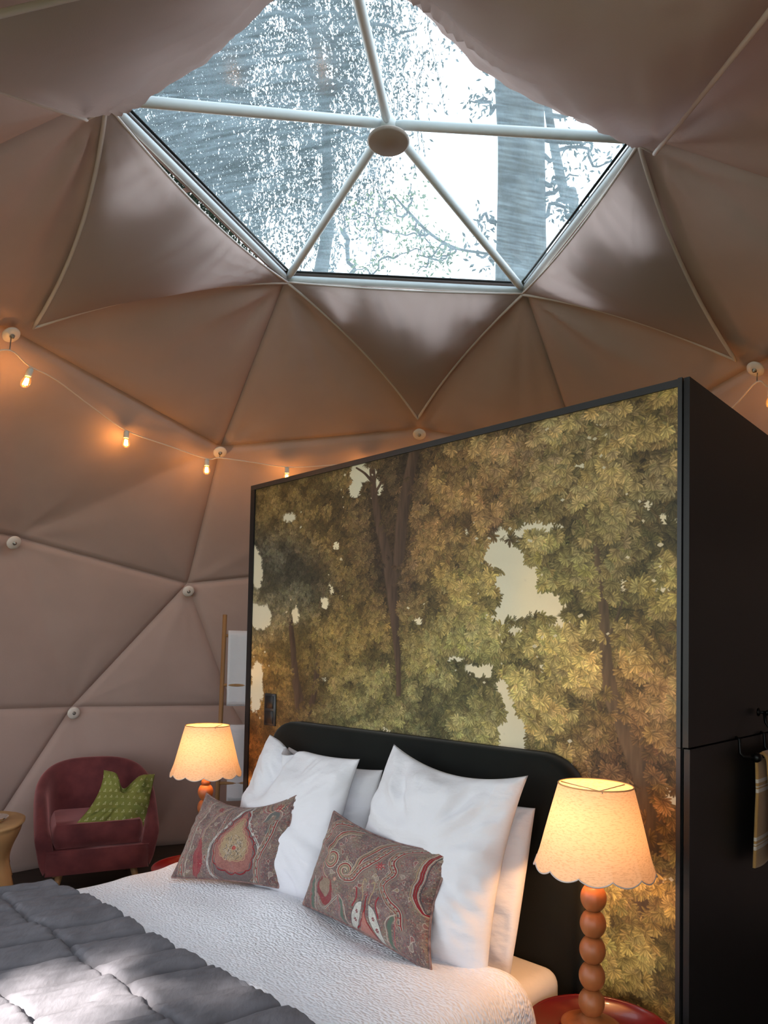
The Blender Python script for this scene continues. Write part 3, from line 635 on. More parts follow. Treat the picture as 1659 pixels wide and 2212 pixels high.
def towel_mat():
    m = material('ochre_towel', (196, 152, 92), .9, bump=.4, bscale=260, spec=.1, sheen=.3, bdist=.003); t = m.node_tree; N = t.nodes; L = t.links
    uvn = N.new('ShaderNodeUVMap'); uvn.uv_map = 'uv'; s = N.new('ShaderNodeSeparateXYZ'); L.new(uvn.outputs[0], s.inputs[0]); r = N.new('ShaderNodeValToRGB'); r.color_ramp.interpolation = 'CONSTANT'
    L.new(s.outputs['Y'], r.inputs[0]); A_, B_, C_ = (*lin((196, 152, 92)), 1), (*lin((232, 222, 208)), 1), (*lin((176, 140, 96)), 1)
    st = []
    for z0 in (1.155, .945):      # stripes, heights in metres mapped to 0..1 over 0.8..1.3
        for dz, w_ in ((0, .014), (-.020, .005), (-.034, .014)): st.append((z0 + dz, w_))
    el = r.color_ramp.elements; pts = []
    for zc, w_ in sorted(st): pts += [((zc - w_ / 2 - .8) / .5, B_), ((zc + w_ / 2 - .8) / .5, A_)]
    el[0].position = 0; el[0].color = A_; el[1].position = pts[0][0]; el[1].color = pts[0][1]
    for p, c in pts[1:]: e = el.new(p); e.color = c
    L.new(r.outputs[0], N['Principled BSDF'].inputs['Base Color']); return m
M_towel = towel_mat()
tw = empty('hanging_towel', tuple(SW(.8, .065, .8))); tag(tw, 'ochre towel with white stripes folded over the black rail', 'towel')
nn, mm = 40, 44
def sheet(s0, s1, back):
    P = np.zeros((mm, nn, 3)); UVs = np.zeros((mm, nn, 2))
    for i in range(mm):
        for j in range(nn):
            t = i / (mm - 1); x = j / (nn - 1); zb = (.842 if back else .855) - .006 * sin(x * 9); z = 1.262 - t * (1.262 - zb)
            o_ = (.065 + (.017 if not back else -.017) * min(1, t * 18)) + (-.012 if back else .012) * t
            fold = .012 * sin(x * (8 if not back else 6) + 1) * min(1, t * 3)
            s = s0 + x * (s1 - s0) + .012 * (1 - t) * (1 if x < .3 else 0)
            P[i, j] = SW(s - (.02 * t if not back else .0), o_ + fold * .8, z); UVs[i, j] = (x, (z - .8) / .5)
    return P, UVs
P, u_ = sheet(.50, 1.12, False); surf('front_fold', P, M_towel, tw, u_, thick=.008)
P, u_ = sheet(.49, 1.10, True); surf('back_fold', P, M_towel, tw, u_, thick=.008)
# ------------------------------------------------------------------ bed
bed = empty('bed', tuple(BW(1.24, 1.1, 0)), BED_ROT); tag(bed, 'double bed with a black green velvet headboard and matching base', 'bed')
# headboard: rounded slab with soft edges
def headboard():
    a0, a1, z0, z1, r_, th = .345, 2.11, .05, 1.245, .17, .09
    out = [(a0, z0)] + [(a0 + r_ - r_ * cos(t), z1 - r_ + r_ * sin(t)) for t in np.linspace(0, pi / 2, 10)] + [(a1 - r_ + r_ * sin(t), z1 - r_ + r_ * cos(t)) for t in np.linspace(0, pi / 2, 10)] + [(a1, z0)]
    out = np.array(out); c = np.array([(a0 + a1) / 2, .65]); V = []; F = []; n = len(out)
    for v, ins in ((.008, .0), (.06, .0), (.082, .006), (th, .022), (th + .002, .06)):
        d = out - c; l = np.linalg.norm(d, axis=1, keepdims=True); p = out - d / l * ins
        for a, z in p: V.append(BW(a, v, z))
    for k in range(4):
        for i in range(n): j = (i + 1) % n; F.append((k * n + i, k * n + j, (k + 1) * n + j, (k + 1) * n + i))
    F.append([4 * n + i for i in range(n)]); F.append([i for i in range(n)][::-1])
    return V, F
V, F = headboard(); o = mesh('headboard', V, F, M_dark_velvet, bed, True); o['label'] = 'black green velvet headboard with rounded corners'
b = MB(); b.box(*q(.385, 2.10, .095, 2.12, .09, .375, .03)); b.build('base', M_dark_velvet, bed)
for a, v in ((.46, .2), (2.02, .2), (.46, 2.0), (2.02, 2.0)):
    b = MB(); b.lathe([(.02, 0), (.026, .1)], tuple(BW(a, v, 0)), 12); b.build('leg', M_blackmetal, bed)
mat_ = empty('mattress', tuple(BW(1.24, 1.1, .36)), BED_ROT); tag(mat_, 'mattress under a cream fitted sheet showing beside the headboard', 'mattress')
b = MB(); b.box(*q(.385, 2.09, .10, 2.10, .374, .522)); o = b.build('fitted_sheet', M_sheet, mat_)
md = o.modifiers.new('b', 'BEVEL'); md.width = .055; md.segments = 6; md.limit_method = 'NONE'

# ------------------------------------------------------------------ pillows
def pillow(name, TL, TR, BR, BL, T, mat, label, cat, group=None, sag=(.03, .03, .02, .03), ear=.0, seed=1, piping=None, n=84, crease=.006, flange=0, front=None, bias=0.0, notch=None, back_mat=None):
    TL, TR, BR, BL = (np.asarray(p, float) for p in (TL, TR, BR, BL))
    s = np.linspace(-1, 1, n); S, Tt = np.meshgrid(s, s, indexing='xy')       # rows: t (bottom..top)
    S = np.sign(S) * np.abs(S) ** .82; Tt = np.sign(Tt) * np.abs(Tt) ** .82
    w00, w10, w11, w01 = (1 - S) * (1 - Tt) / 4, (1 + S) * (1 - Tt) / 4, (1 + S) * (1 + Tt) / 4, (1 - S) * (1 + Tt) / 4
    P = w00[..., None] * BL + w10[..., None] * BR + w11[..., None] * TR + w01[..., None] * TL
    X = (TR + BR - TL - BL) / 2; Y = (TL + TR - BL - BR) / 2; nin = np.cross(X, Y); nin /= np.linalg.norm(nin)
    st, sr, sb, sl = sag
    P = P - Y[None, None] * (st * (1 - S ** 2) * ((1 + Tt) / 2) ** 2 - sb * (1 - S ** 2) * ((1 - Tt) / 2) ** 2)[..., None]
    P = P - X[None, None] * (sr * (1 - Tt ** 2) * ((1 + S) / 2) ** 2 - sl * (1 - Tt ** 2) * ((1 - S) / 2) ** 2)[..., None]
    if notch:
        c0, wd, dp = notch; P = P - Y[None, None] * (dp * np.exp(-((S - c0) / wd) ** 2) * smooth(Tt, .1, 1))[..., None]
    fs = 1 - flange; Sf, Tf = np.clip(S / fs, -1, 1), np.clip(Tt / fs, -1, 1)
    h = T * (np.clip(1 - np.abs(Sf) ** 2.3, 0, 1) * np.clip(1 - np.abs(Tf) ** 2.3, 0, 1)) ** .52 * (1 + bias * -Tt)
    ed = (1 - np.maximum(np.abs(S), np.abs(Tt))); pk = fbm(S * 3 + seed, Tt * 22 + seed, 2, seed + 20) * np.exp(-(1 - np.abs(S)) / .25) + fbm(S * 22, Tt * 3, 2, seed + 21) * np.exp(-(1 - np.abs(Tt)) / .2)
    rad = np.arctan2(Tt, S); wr = crease * (fbm(rad * 5 + seed, np.hypot(S, Tt) * 1.2, 3, seed) * 2.2 * smooth(1.15 - np.hypot(S, Tt), -.3, .7) * smooth(np.hypot(S, Tt), .25, 1) + fbm(S * 1.9 + seed, Tt * 2.7, 3, seed + 7) * 1.6)
    if notch: h = h - T * .75 * np.exp(-((S - c0) / (wd * .8)) ** 2) * smooth(Tt, .0, .9)
    edge = (ed < 1e-6)
    wr = (wr + crease * .55 * pk) * smooth(ed, 0, .12)
    A = P + nin * (h * .62 + wr)[..., None]; B = P - nin * (h * .42 - wr * .5)[..., None]
    V = np.concatenate([A.reshape(-1, 3), B.reshape(-1, 3)]); F = grid_faces(n, n)
    off = n * n; im_ = {}
    bid = np.arange(off).reshape(n, n); m = np.where(edge, bid, bid + off)
    F2 = [(m[i, j], m[i + 1, j], m[i + 1, j + 1], m[i, j + 1]) for i in range(n - 1) for j in range(n - 1)]
    uv = np.stack([(S + 1) / 2, (Tt + 1) / 2], -1).reshape(-1, 2); uv = np.concatenate([uv, uv])
    r = empty(name, tuple((BL + BR) / 2)); tag(r, label, cat, group)
    c = mesh('cover', V, [tuple(f) for f in F] + F2, mat, r, uv=uv)
    if piping:
        loop = [A[0, j] for j in range(0, n, 1)] + [A[i, -1] for i in range(1, n)] + [A[-1, j] for j in range(n - 2, -1, -1)] + [A[i, 0] for i in range(n - 2, 0, -1)]
        b = MB(); b.tube(loop + [loop[0]], piping[0], 8, False); b.build('seam_piping', piping[1], r)
    return r
pillow('pillow', BW(1.90, .125, 1.13), BW(1.24, .135, 1.10), BW(1.19, .30, .52), BW(1.90, .30, .52), .15, M_white, 'white pillow hidden behind the left upright white pillow', 'pillow', 'white pillows standing against the headboard', sag=(.05, .03, .0, .03), seed=4, crease=.014)
pillow('pillow', BW(1.10, .125, 1.12), BW(.485, .135, 1.06), BW(.455, .33, .52), BW(1.09, .30, .52), .16, M_white, 'white pillow behind the right upright white pillow, only its right edge showing', 'pillow', 'white pillows standing against the headboard', sag=(.05, .0, .0, .03), seed=5, crease=.016)
pillow('pillow', BW(1.955, .20, 1.190), BW(1.285, .23, 1.150), BW(1.215, .47, .53), BW(1.95, .45, .53), .17, M_white, 'upright white pillow on the left half of the bed, nicked along its top', 'pillow', 'white pillows standing against the headboard', sag=(.045, .06, .0, -.02), seed=2, notch=(-.42, .17, .07), crease=.020)
pillow('pillow', BW(1.118, .20, 1.228), BW(.462, .22, 1.188), BW(.445, .47, .53), BW(1.09, .47, .53), .17, M_white, 'upright white pillow on the right half of the bed with a pointed ear', 'pillow', 'white pillows standing against the headboard', sag=(.085, .06, .0, -.03), seed=9, crease=.020)

# paisley prints
def paint_paisley(kind):
    Wd, Hd = (900, 600); r = np.random.default_rng(5 + kind); yy, xx = np.mgrid[0:Hd, 0:Wd].astype(np.float32)
    base = c3((128, 108, 106)); im = np.ones((Hd, Wd, 3), np.float32) * base * (1 + .5 * fbm(xx / 70, yy / 70, 3, 3))[..., None]
    mix = smooth(fbm(xx / 60 + 9, yy / 60, 2, 12), -.2, .4)[..., None]; im = im * (1 - .5 * mix) + c3((150, 138, 118)) * .5 * mix
    CR, RD, PK, GY, GN, TN = c3((192, 178, 164)), c3((146, 34, 42)), c3((172, 96, 96)), c3((80, 76, 80)), c3((96, 112, 98)), c3((176, 152, 118))
    # tiny filler squiggles
    for k in range(9000):
        x, y = r.uniform(0, Wd), r.uniform(0, Hd); c = [CR, GY, PK, TN, GY, RD][int(r.integers(6))]; R_ = r.uniform(1.5, 5); s = int(R_ + 3); a0 = r.uniform(-pi, pi)
        X0, Y0 = int(max(x - s, 0)), int(max(y - s, 0)); X1, Y1 = int(min(x + s, Wd)), int(min(y + s, Hd))
        X, Y = xx[Y0:Y1, X0:X1] - x, yy[Y0:Y1, X0:X1] - y; d = np.abs(np.hypot(X, Y) - R_ * .7); an = (np.arctan2(Y, X) - a0) % (2 * pi); m = (np.clip(1.5 - d, 0, 1) * (an < 4) * .7)[..., None]
        im[Y0:Y1, X0:X1] = im[Y0:Y1, X0:X1] * (1 - m) + c * m
    def stroke(pts, w_, col, op=1.0, close=False, sm=6, dash=0):
        pts = [np.array(p, float) * [Wd, Hd] for p in pts]
        if close: pts = pts + [pts[0]]
        if sm: pts = bezier(pts, sm)
        k = 0
        for p, q_ in zip(pts[:-1], pts[1:]):
            k += 1
            if dash and k % dash == 0: continue
            x0, y0 = np.minimum(p, q_) - w_ - 2; x1, y1 = np.maximum(p, q_) + w_ + 2
            X0, Y0, X1, Y1 = int(max(x0, 0)), int(max(y0, 0)), int(min(x1 + 1, Wd)), int(min(y1 + 1, Hd))
            if X1 <= X0 or Y1 <= Y0: continue
            X, Y = xx[Y0:Y1, X0:X1], yy[Y0:Y1, X0:X1]; d = q_ - p; t = np.clip(((X - p[0]) * d[0] + (Y - p[1]) * d[1]) / (d @ d + 1e-6), 0, 1)
            D = np.hypot(X - p[0] - t * d[0], Y - p[1] - t * d[1]); m = (np.clip(w_ / 2 + .7 - D, 0, 1) * op)[..., None]
            im[Y0:Y1, X0:X1] = im[Y0:Y1, X0:X1] * (1 - m) + col * m
    def fill(pts, col, op=1.0, sm=6):
        P = bezier([np.array(p, float) * [Wd, Hd] for p in pts + [pts[0]]], sm); x0, y0 = np.maximum(P.min(0).astype(int) - 1, 0); x1, y1 = np.minimum(P.max(0).astype(int) + 2, [Wd, Hd])
        X, Y = xx[y0:y1, x0:x1], yy[y0:y1, x0:x1]; ins = np.zeros(X.shape, bool)
        for p, q_ in zip(P[:-1], P[1:]):
            c = (p[1] > Y) != (q_[1] > Y); ins ^= c & (X < (q_[0] - p[0]) * (Y - p[1]) / (q_[1] - p[1] + 1e-9) + p[0])
        m = (ins * op)[..., None]; tex = (1 + .35 * fbm(X / 6, Y / 6, 2, 2))[..., None]; im[y0:y1, x0:x1] = im[y0:y1, x0:x1] * (1 - m) + col * tex * m
    def band(pts, col, w_):       # parallel coloured lines along a curve
        echo(pts, [(0, 4, col, 0), (6, 3, CR, 0), (-6, 3, CR, 0), (12, 4, GY, 2), (-12, 4, TN, 0), (19, 3, PK, 0)])
    def flower(x, y, R_, col=RD, n=6):
        for k in range(n): a = 2 * pi * k / n; stroke([(x, y), (x + R_ * cos(a), y + R_ * sin(a) * 1.5)], 5, col, 1, sm=0)
        stroke([(x, y), (x + .001, y)], 6, CR, 1, sm=0)
    def scallop(pts, n, amp, w_, col):   # scalloped version of a closed or open curve
        P = bezier(pts, 40); L = np.concatenate([[0], np.cumsum(np.linalg.norm(np.diff(P, axis=0) * [1.5, 1], axis=1))]); t = np.linspace(0, L[-1], n * 12); Q = np.stack([np.interp(t, L, P[:, 0]), np.interp(t, L, P[:, 1])], -1)
        d = np.gradient(Q, axis=0); nn_ = np.stack([-d[:, 1], d[:, 0]], -1); nn_ /= np.linalg.norm(nn_, axis=1, keepdims=True) + 1e-9
        Q = Q + nn_ * (amp * np.abs(np.sin(np.arange(len(t)) / 12 * pi)))[:, None]; stroke(list(Q), w_, col, 1, sm=0); return Q
    def boteh(cx, by, ty, wd, ox=0):
        out = [(cx + ox, ty), (cx + wd * .35, ty + (by - ty) * .35), (cx + wd * .95, ty + (by - ty) * .68), (cx + wd * .8, by), (cx, by + .05), (cx - wd * .85, by - .02), (cx - wd, ty + (by - ty) * .7), (cx - wd * .5, ty + (by - ty) * .38)]
        g_ = lambda k: [(cx + (x - cx) * k, (y - ty - .55 * (by - ty)) * k + ty + .55 * (by - ty)) for x, y in out]
        fill(g_(1.35), c3((112, 98, 98)), .8); stroke(g_(1.48), 16, c3((196, 192, 186)), .95, True); stroke(g_(1.48), 4, GY, .9, True, dash=3); stroke(g_(1.36), 3, GY, .8, True)
        for s in np.linspace(.2, .62, 5):
            for sg in (-1, 1): x = cx + sg * wd * (.30 + s * 1.35); y = ty + (by - ty) * s; flower(x, y, .010, c3((116, 24, 40)), 5)
        fill(g_(1.12), c3((168, 112, 102)), .8); scallop(g_(1.12) + [g_(1.12)[0]], 15, -.020, 6, RD); fill(g_(.78), c3((168, 148, 118)), .9); scallop(g_(.78) + [g_(.78)[0]], 17, -.014, 4, TN * 1.1)
        for k in range(190):
            a, rr = r.uniform(0, 2 * pi), r.uniform(.1, .8); x, y = cx + cos(a) * wd * rr * .75, by - .28 * (by - ty) + sin(a) * rr * .2; stroke([(x, y), (x + r.normal(0, .012), y + r.normal(0, .02)), (x + r.normal(0, .012), y + .02)], 2.5, [GY, CR, TN][k % 3], .8, sm=3)
        flower(cx, by - .18, .016, c3((176, 52, 52)), 10)
    def echo(pts, offs, sm=6):
        P = bezier([np.array(p, float) for p in pts], sm) if sm else np.array(pts); d = np.gradient(P * [Wd, Hd], axis=0); nn_ = np.stack([-d[:, 1], d[:, 0]], -1); nn_ /= np.linalg.norm(nn_, axis=1, keepdims=True) + 1e-9
        for o_, w_, c, ds in offs: stroke([tuple(p) for p in P + nn_ * o_ / [Wd, Hd]], w_, c, .92, sm=0, dash=ds)
    LINES = [(0, 5, RD, 0), (7, 4, CR, 0), (-7, 3, CR, 0), (13, 7, GY * 1.3, 0), (13, 3, CR, 2), (20, 3, TN, 0), (-12, 2.5, GY, 0), (27, 3, RD, 2), (33, 2.5, CR, 0), (-18, 2.5, PK, 2)]
    def curl(x, y, R_, sg, tail, col=RD):
        t = np.linspace(0, 3.1 * pi, 60); ph = pi - t; rr = R_ * (1 - .78 * t / t[-1]) ** .8
        sp = np.stack([x + sg * rr * np.cos(ph) * .667, y + rr * np.sin(ph)], -1)[::-1]
        P = np.concatenate([sp, bezier([sp[-1]] + [np.array(q_, float) for q_ in tail], 8)[1:]])
        fill([(x + R_ * cos(k) * .7, y + R_ * sin(k) * 1.05) for k in np.linspace(0, 2 * pi, 12)[:-1]], c3((176, 166, 150)), .7)
        s_ = sg; echo(P, [(-s_ * o_, w_, c, d) for o_, w_, c, d in [(0, 6, col, 0), (8, 4, CR, 0), (14, 4, GY, 2), (-8, 4, TN, 0), (-14, 3, GY, 0), (-20, 5, TN, 0), (-27, 3, CR, 0), (-34, 3, GY, 2)]], 0)
    def vine(pts, col=RD):
        stroke(pts, 60, c3((140, 122, 112)), .35); echo(pts, LINES)
        P = bezier(pts, 8)
        for i in range(0, len(P) - 1, 3):
            d = P[i + 1] - P[i]; nn_ = np.array([-d[1], d[0]]) / (np.linalg.norm(d) + 1e-9) * .018; stroke([tuple(P[i]), tuple(P[i] + nn_)], 4, col, .9, sm=0)
    for k in range(45):      # small scattered teardrops
        x, y = r.uniform(0, 1), r.uniform(0, 1); a0 = r.uniform(0, 2 * pi); q_ = r.uniform(.018, .034); cc_ = [RD, CR, GN, PK, TN][int(r.integers(5))]
        tp = [(0, -1.6), (.55, -.4), (.75, .4), (0, .95), (-.75, .4), (-.3, -.4)]; pp = [(x + q_ * (cos(a0) * u_ - sin(a0) * v_) * .667, y + q_ * (sin(a0) * u_ + cos(a0) * v_)) for u_, v_ in tp]
        fill(pp, cc_ * .8, .5); stroke(pp, 2.5, CR, .8, True, sm=4)
    if kind == 0:
        boteh(.60, .84, .16, .165, .02)
        vine([(.16, .05), (.13, .3), (.10, .55), (.085, .8), (.10, .98)]); stroke([(.19, .02), (.17, .3), (.135, .6), (.125, 1)], 10, CR, .9); stroke([(.19, .02), (.17, .3), (.135, .6), (.125, 1)], 3, GY, .9, dash=2)
        band([(.40, .02), (.36, .16), (.30, .30), (.26, .48), (.24, .66), (.225, .84), (.24, 1)], c3((150, 96, 92)), 4); fill([(.25, .55), (.28, .7), (.29, .9), (.24, 1.0), (.2, .9), (.215, .7)], c3((150, 66, 72)), .85)
        flower(.33, .13, .03, c3((140, 36, 50)), 9); flower(.27, .86, .03, c3((150, 50, 60)), 9)
        for k in range(6): stroke([(.72 + k * .022, .02), (.76 + k * .02, .14), (.84 + k * .018, .18), (.90 + k * .015, .10)], 4, [PK, CR, RD, TN, GY, PK][k], .9)
        stroke([(.82, .30), (.86, .2), (.91, .22), (.90, .32), (.86, .44)], 26, c3((108, 108, 106)), .9); stroke([(.80, .32), (.86, .16), (.94, .20), (.93, .34), (.86, .5), (.80, .8)], 5, CR, .9)
        vine([(.93, .3), (.88, .55), (.84, .8), (.83, 1)], c3((150, 44, 54))); flower(.90, .12, .03, c3((160, 70, 70)), 8)
        for k in range(5): stroke([(.42 + .012 * k, .06), (.40 + .012 * k, .4), (.385 + .010 * k, .7), (.40 + .008 * k, 1)], 2.5, [GY, CR, PK, TN, GY][k], .7)
    else:
        curl(.215, .44, .105, 1, [(.15, .34), (.175, .20), (.24, .09), (.34, .03)])
        curl(.365, .50, .105, -1, [(.455, .40), (.50, .26), (.56, .12), (.61, .02)])
        band([(.13, .52), (.17, .62), (.23, .66)], RD, 4)
        vine([(.22, .02), (.12, .08), (.09, .24), (.07, .42), (.06, .6)]); vine([(.66, .06), (.60, .22), (.55, .34), (.48, .44), (.44, .56), (.38, .60)])
        vine([(.84, .04), (.74, .10), (.70, .24), (.745, .34), (.71, .48), (.76, .60), (.84, .66), (.86, .8)])
        for k, c in enumerate((TN, CR, RD, RD, CR, GY)): stroke([(.915 + k * .012, .0), (.875 + k * .012, .2), (.88 + k * .012, .42), (.93 + k * .01, .58), (1.0, .62 - k * .01)], 7 if k in (2, 3) else 4, c)
        fill([(.16, .66), (.27, .66), (.29, .8), (.23, .92), (.16, .82)], c3((142, 40, 50)), .75); fill([(.18, .66), (.26, .66), (.27, .76), (.225, .84), (.18, .76)], c3((150, 134, 116)), .9)
        stroke([(.12, .68), (.15, .86), (.22, .95), (.28, .86), (.34, .78)], 10, CR, .9); stroke([(.12, .68), (.15, .86), (.22, .95), (.28, .86), (.34, .78)], 4, GY, .8)
        for x, y, sg in ((.08, .72, 1), (.37, .80, 1), (.80, .74, -1)):
            stroke([(x, y), (x + .03 * sg, y + .1), (x + .025 * sg, y + .3)], 22, GN, .85); stroke([(x - .02 * sg, y - .04), (x + .05 * sg, y + .06), (x + .05 * sg, y + .3)], 5, CR, .9); stroke([(x - .03 * sg, y - .02), (x, y + .14), (x + .01, y + .32)], 5, PK, .9)
        for sg in (-1, 1):
            cx = .585; stroke([(cx + sg * .025, .52), (cx + sg * .05, .50), (cx + sg * .055, .58), (cx + sg * .03, .70), (cx + sg * .07, .84), (cx + sg * .10, .96)], 6, TN); stroke([(cx + sg * .10, .62), (cx + sg * .085, .7), (cx + sg * .11, .8)], 9, c3((150, 50, 60)), .9)
            fill([(cx + sg * .03, .72), (cx + sg * .08, .76), (cx + sg * .12, .9), (cx + sg * .125, 1.02), (cx + sg * .08, .96), (cx + sg * .035, .84)], c3((200, 198, 190)), .95)
            stroke([(cx + sg * .03, .72), (cx + sg * .08, .76), (cx + sg * .12, .9), (cx + sg * .125, 1.02), (cx + sg * .08, .96), (cx + sg * .035, .84)], 3, GY, .9, True); flower(cx + sg * .07, .83, .010, c3((120, 24, 44)), 6); flower(cx + sg * .09, .91, .010, c3((120, 24, 44)), 6)
        stroke([(.585, .66), (.585, .78), (.57, .86), (.53, .94), (.50, .98), (.53, 1.03)], 7, RD); stroke([(.585, .66), (.585, .78), (.60, .86), (.64, .94), (.67, 1.0)], 7, RD); fill([(.585, .80), (.61, .9), (.65, 1.0), (.52, 1.0), (.56, .9)], c3((190, 124, 112)), .85); flower(.585, .64, .014, RD, 4)
        flower(.62, .32, .03, c3((170, 60, 66)), 8); flower(.3, .63, .012, c3((200, 150, 130)), 8)
    im *= (.84 + .10 * (r.random((Hd, Wd)) - .5))[..., None]; im = im ** 1.06
    return make_image('paisley_print', np.where(im <= .0031308, im * 12.92, 1.055 * np.clip(im, 1e-6, 1) ** (1 / 2.4) - .055))
M_pa0 = image_mat('paisley_print_tall', paint_paisley(0) , .85, .25, .15); M_pa1 = image_mat('paisley_print_scrolls', paint_paisley(1), .85, .25, .15)
M_pipe = material('paisley_piping', (150, 120, 112), .85, col2=(96, 70, 72), vscale=60)
pillow('cushion', BW(2.045, .49, .925), BW(1.50, .39, .985), BW(1.475, .50, .625), BW(1.915, .735, .615), .12, M_pa0, 'smaller paisley cushion, on the left, with one large teardrop and a dip in its top', 'cushion', 'paisley cushions on the bed', sag=(.17, .02, .03, .02), seed=12, piping=(.0042, M_pipe), crease=.012, bias=.15)
pillow('cushion', BW(1.215, .435, .970), BW(.62, .405, .925), BW(.565, .60, .600), BW(1.235, .565, .635), .13, M_pa1, 'larger paisley cushion, on the right, with scrolls and red lines', 'cushion', 'paisley cushions on the bed', sag=(.10, .08, .03, .01), seed=16, piping=(.0048, M_pipe), crease=.012, bias=.15)

# ------------------------------------------------------------------ duvet and quilt
def bed_z(a, v):
    z = .598 + .012 * fbm(a * 2.2, v * 2.0, 3, 40) + .018 * np.exp(-((v - .62) / .16) ** 2) * (.4 + vnoise(a * 3, v * 0 + 3, 8))
    z = z + .020 * np.exp(-((a - 1.24) / .22) ** 2 - ((v - .62) / .14) ** 2)          # puffed roll between the cushions
    z = z - .018 * np.exp(-((a - 1.72) / .25) ** 2 - ((v - .66) / .12) ** 2) - .016 * np.exp(-((a - .9) / .3) ** 2 - ((v - .6) / .10) ** 2)
    return z
def cross(s, half, rad_, drop):            # arc length s from the centre line: returns offset, height change
    sg = np.sign(s); x = np.abs(s); t1 = half; arc = rad_ * pi / 2
    o_ = np.where(x < t1, x, np.where(x < t1 + arc, t1 + rad_ * np.sin((x - t1) / rad_), t1 + rad_ + 0 * x))
    dz = np.where(x < t1, 0, np.where(x < t1 + arc, -rad_ * (1 - np.cos((np.minimum(x, t1 + arc) - t1) / rad_)), -rad_ - (x - t1 - arc)))
    return sg * o_, np.maximum(dz, -drop)
AC = 1.245
def duvet():
    m, n = 190, 210; smax = .83 + .10 * pi / 2 + .06
    s = np.linspace(-smax, smax, n); lead = np.linspace(0, 1, 12)
    V = np.zeros((m, n, 3)); UVs = np.zeros((m, n, 2))
    o_, dz = cross(s, .83, .10, .16)
    a = AC + o_
    vs = .40 + .06 * np.exp(-((a - .9) / .35) ** 2) + .10 * np.exp(-((a - 1.9) / .3) ** 2) - .03 * np.exp(-((a - .42) / .12) ** 2) + .015 * fbm(a * 5, a * 0, 2, 3)
    t = np.linspace(0, 1, m)
    for i in range(m):
        if t[i] < .10:       # rounded leading edge
            k = t[i] / .10; ang_ = k * pi / 2 * 1.35 - pi / 2 * .35; v = vs + .075 * (1 - np.cos(max(ang_, 0))) + (.0 if ang_ > 0 else .02 * sin(-ang_)); lift = -.085 * (1 - sin(ang_))
        else:
            k = (t[i] - .10) / .90; v = vs + .075 + k * (2.16 - vs - .075); lift = 0
        z = bed_z(a, v) + dz + lift
        roll = .014 * np.sin((v - vs) * 26 + 2 * a) * np.exp(-((v - vs) / .16)) 
        z = z + roll + .006 * fbm(a * 9, v * 6, 2, 9)
        V[i] = BW(a + (.010 * fbm(v * 5, v * 0, 2, 4) if True else 0), v, z); UVs[i, :, 0] = s; UVs[i, :, 1] = v
    return V, UVs
V, u_ = duvet(); o = surf('duvet', V, M_duvet, None, u_, thick=.02); tag(o, 'white crinkled duvet spread over the bed below the pillows', 'duvet')
def quilt():
    m, n = 320, 620; smax = .905 + .08 * pi / 2 + .30; s = np.linspace(-smax, smax, n); V = np.zeros((m, n, 3)); UVs = np.zeros((m, n, 2))
    o_, dz = cross(s, .905, .08, .42); a = AC + o_; sa = AC + s
    for i in range(m):
        t = i / (m - 1); v = 1.105 + t * 1.12 + .022 * fbm(sa * 2.4, sa * 0 + 1, 2, 21) + .035 * smooth(sa, 1.6, 2.2)
        z = bed_z(a, v) + dz + .016
        vv = v + .008 * np.sin(sa * 13)
        row = np.floor((vv - 1.105) / .262).astype(int); fr_ = (vv - 1.105) / .262 - row
        dcross = np.minimum(fr_, 1 - fr_) * .262; dcross = np.where((vv - 1.105) < .06, np.minimum(dcross + .02, .02 + (vv - 1.105)), dcross)
        lean = (v - 1.1) * -.25 + .010 * fbm(v * 9, sa * 2, 2, 5)
        cw = .172; ph = (sa + lean) / cw + row * .42 + .12 * np.sin(row * 5.1 + np.floor(sa * 3)); f2 = ph - np.floor(ph); dline = np.minimum(f2, 1 - f2) * cw
        weak = np.where((np.round(ph).astype(int) * 7 + row * 5) % 5 == 0, .35, 1.0)
        puff = .026 * (1 - weak * np.exp(-(dline / .013) ** 1.3)) * (1 - .75 * np.exp(-(dcross / .010) ** 1.3)) + .006 * np.sqrt(np.clip(dline / .08, 0, 1))
        wr = .0075 * fbm(v * 8 + row * 3, sa * 30, 3, 33) + .009 * fbm(sa * 10, v * 7, 3, 34) + .004 * fbm(sa * 70, v * 18, 2, 35)
        wr = wr * (.25 + .75 * smooth(np.array(t), 0, .05))
        wr += .004 * np.sin(sa * 150 + 6 * fbm(sa * 6, v * 6, 2, 2)) * np.exp(-dcross / .035)
        dirz = np.where(np.abs(s) < .92, 1, .35); z = z + (puff + wr) * dirz
        side = np.where(np.abs(s) > .96, np.sign(s), 0) * (puff + wr) * .9
        if i == 0: z = z - .016
        if i == 1: z = z - .004
        V[i] = BW(a + side, v, z); UVs[i, :, 0] = sa; UVs[i, :, 1] = v
    return V, UVs
V, u_ = quilt(); o = surf('quilt', V, M_quilt, None, u_, thick=.012); tag(o, 'grey stitched linen quilt folded over the foot of the bed', 'quilt')

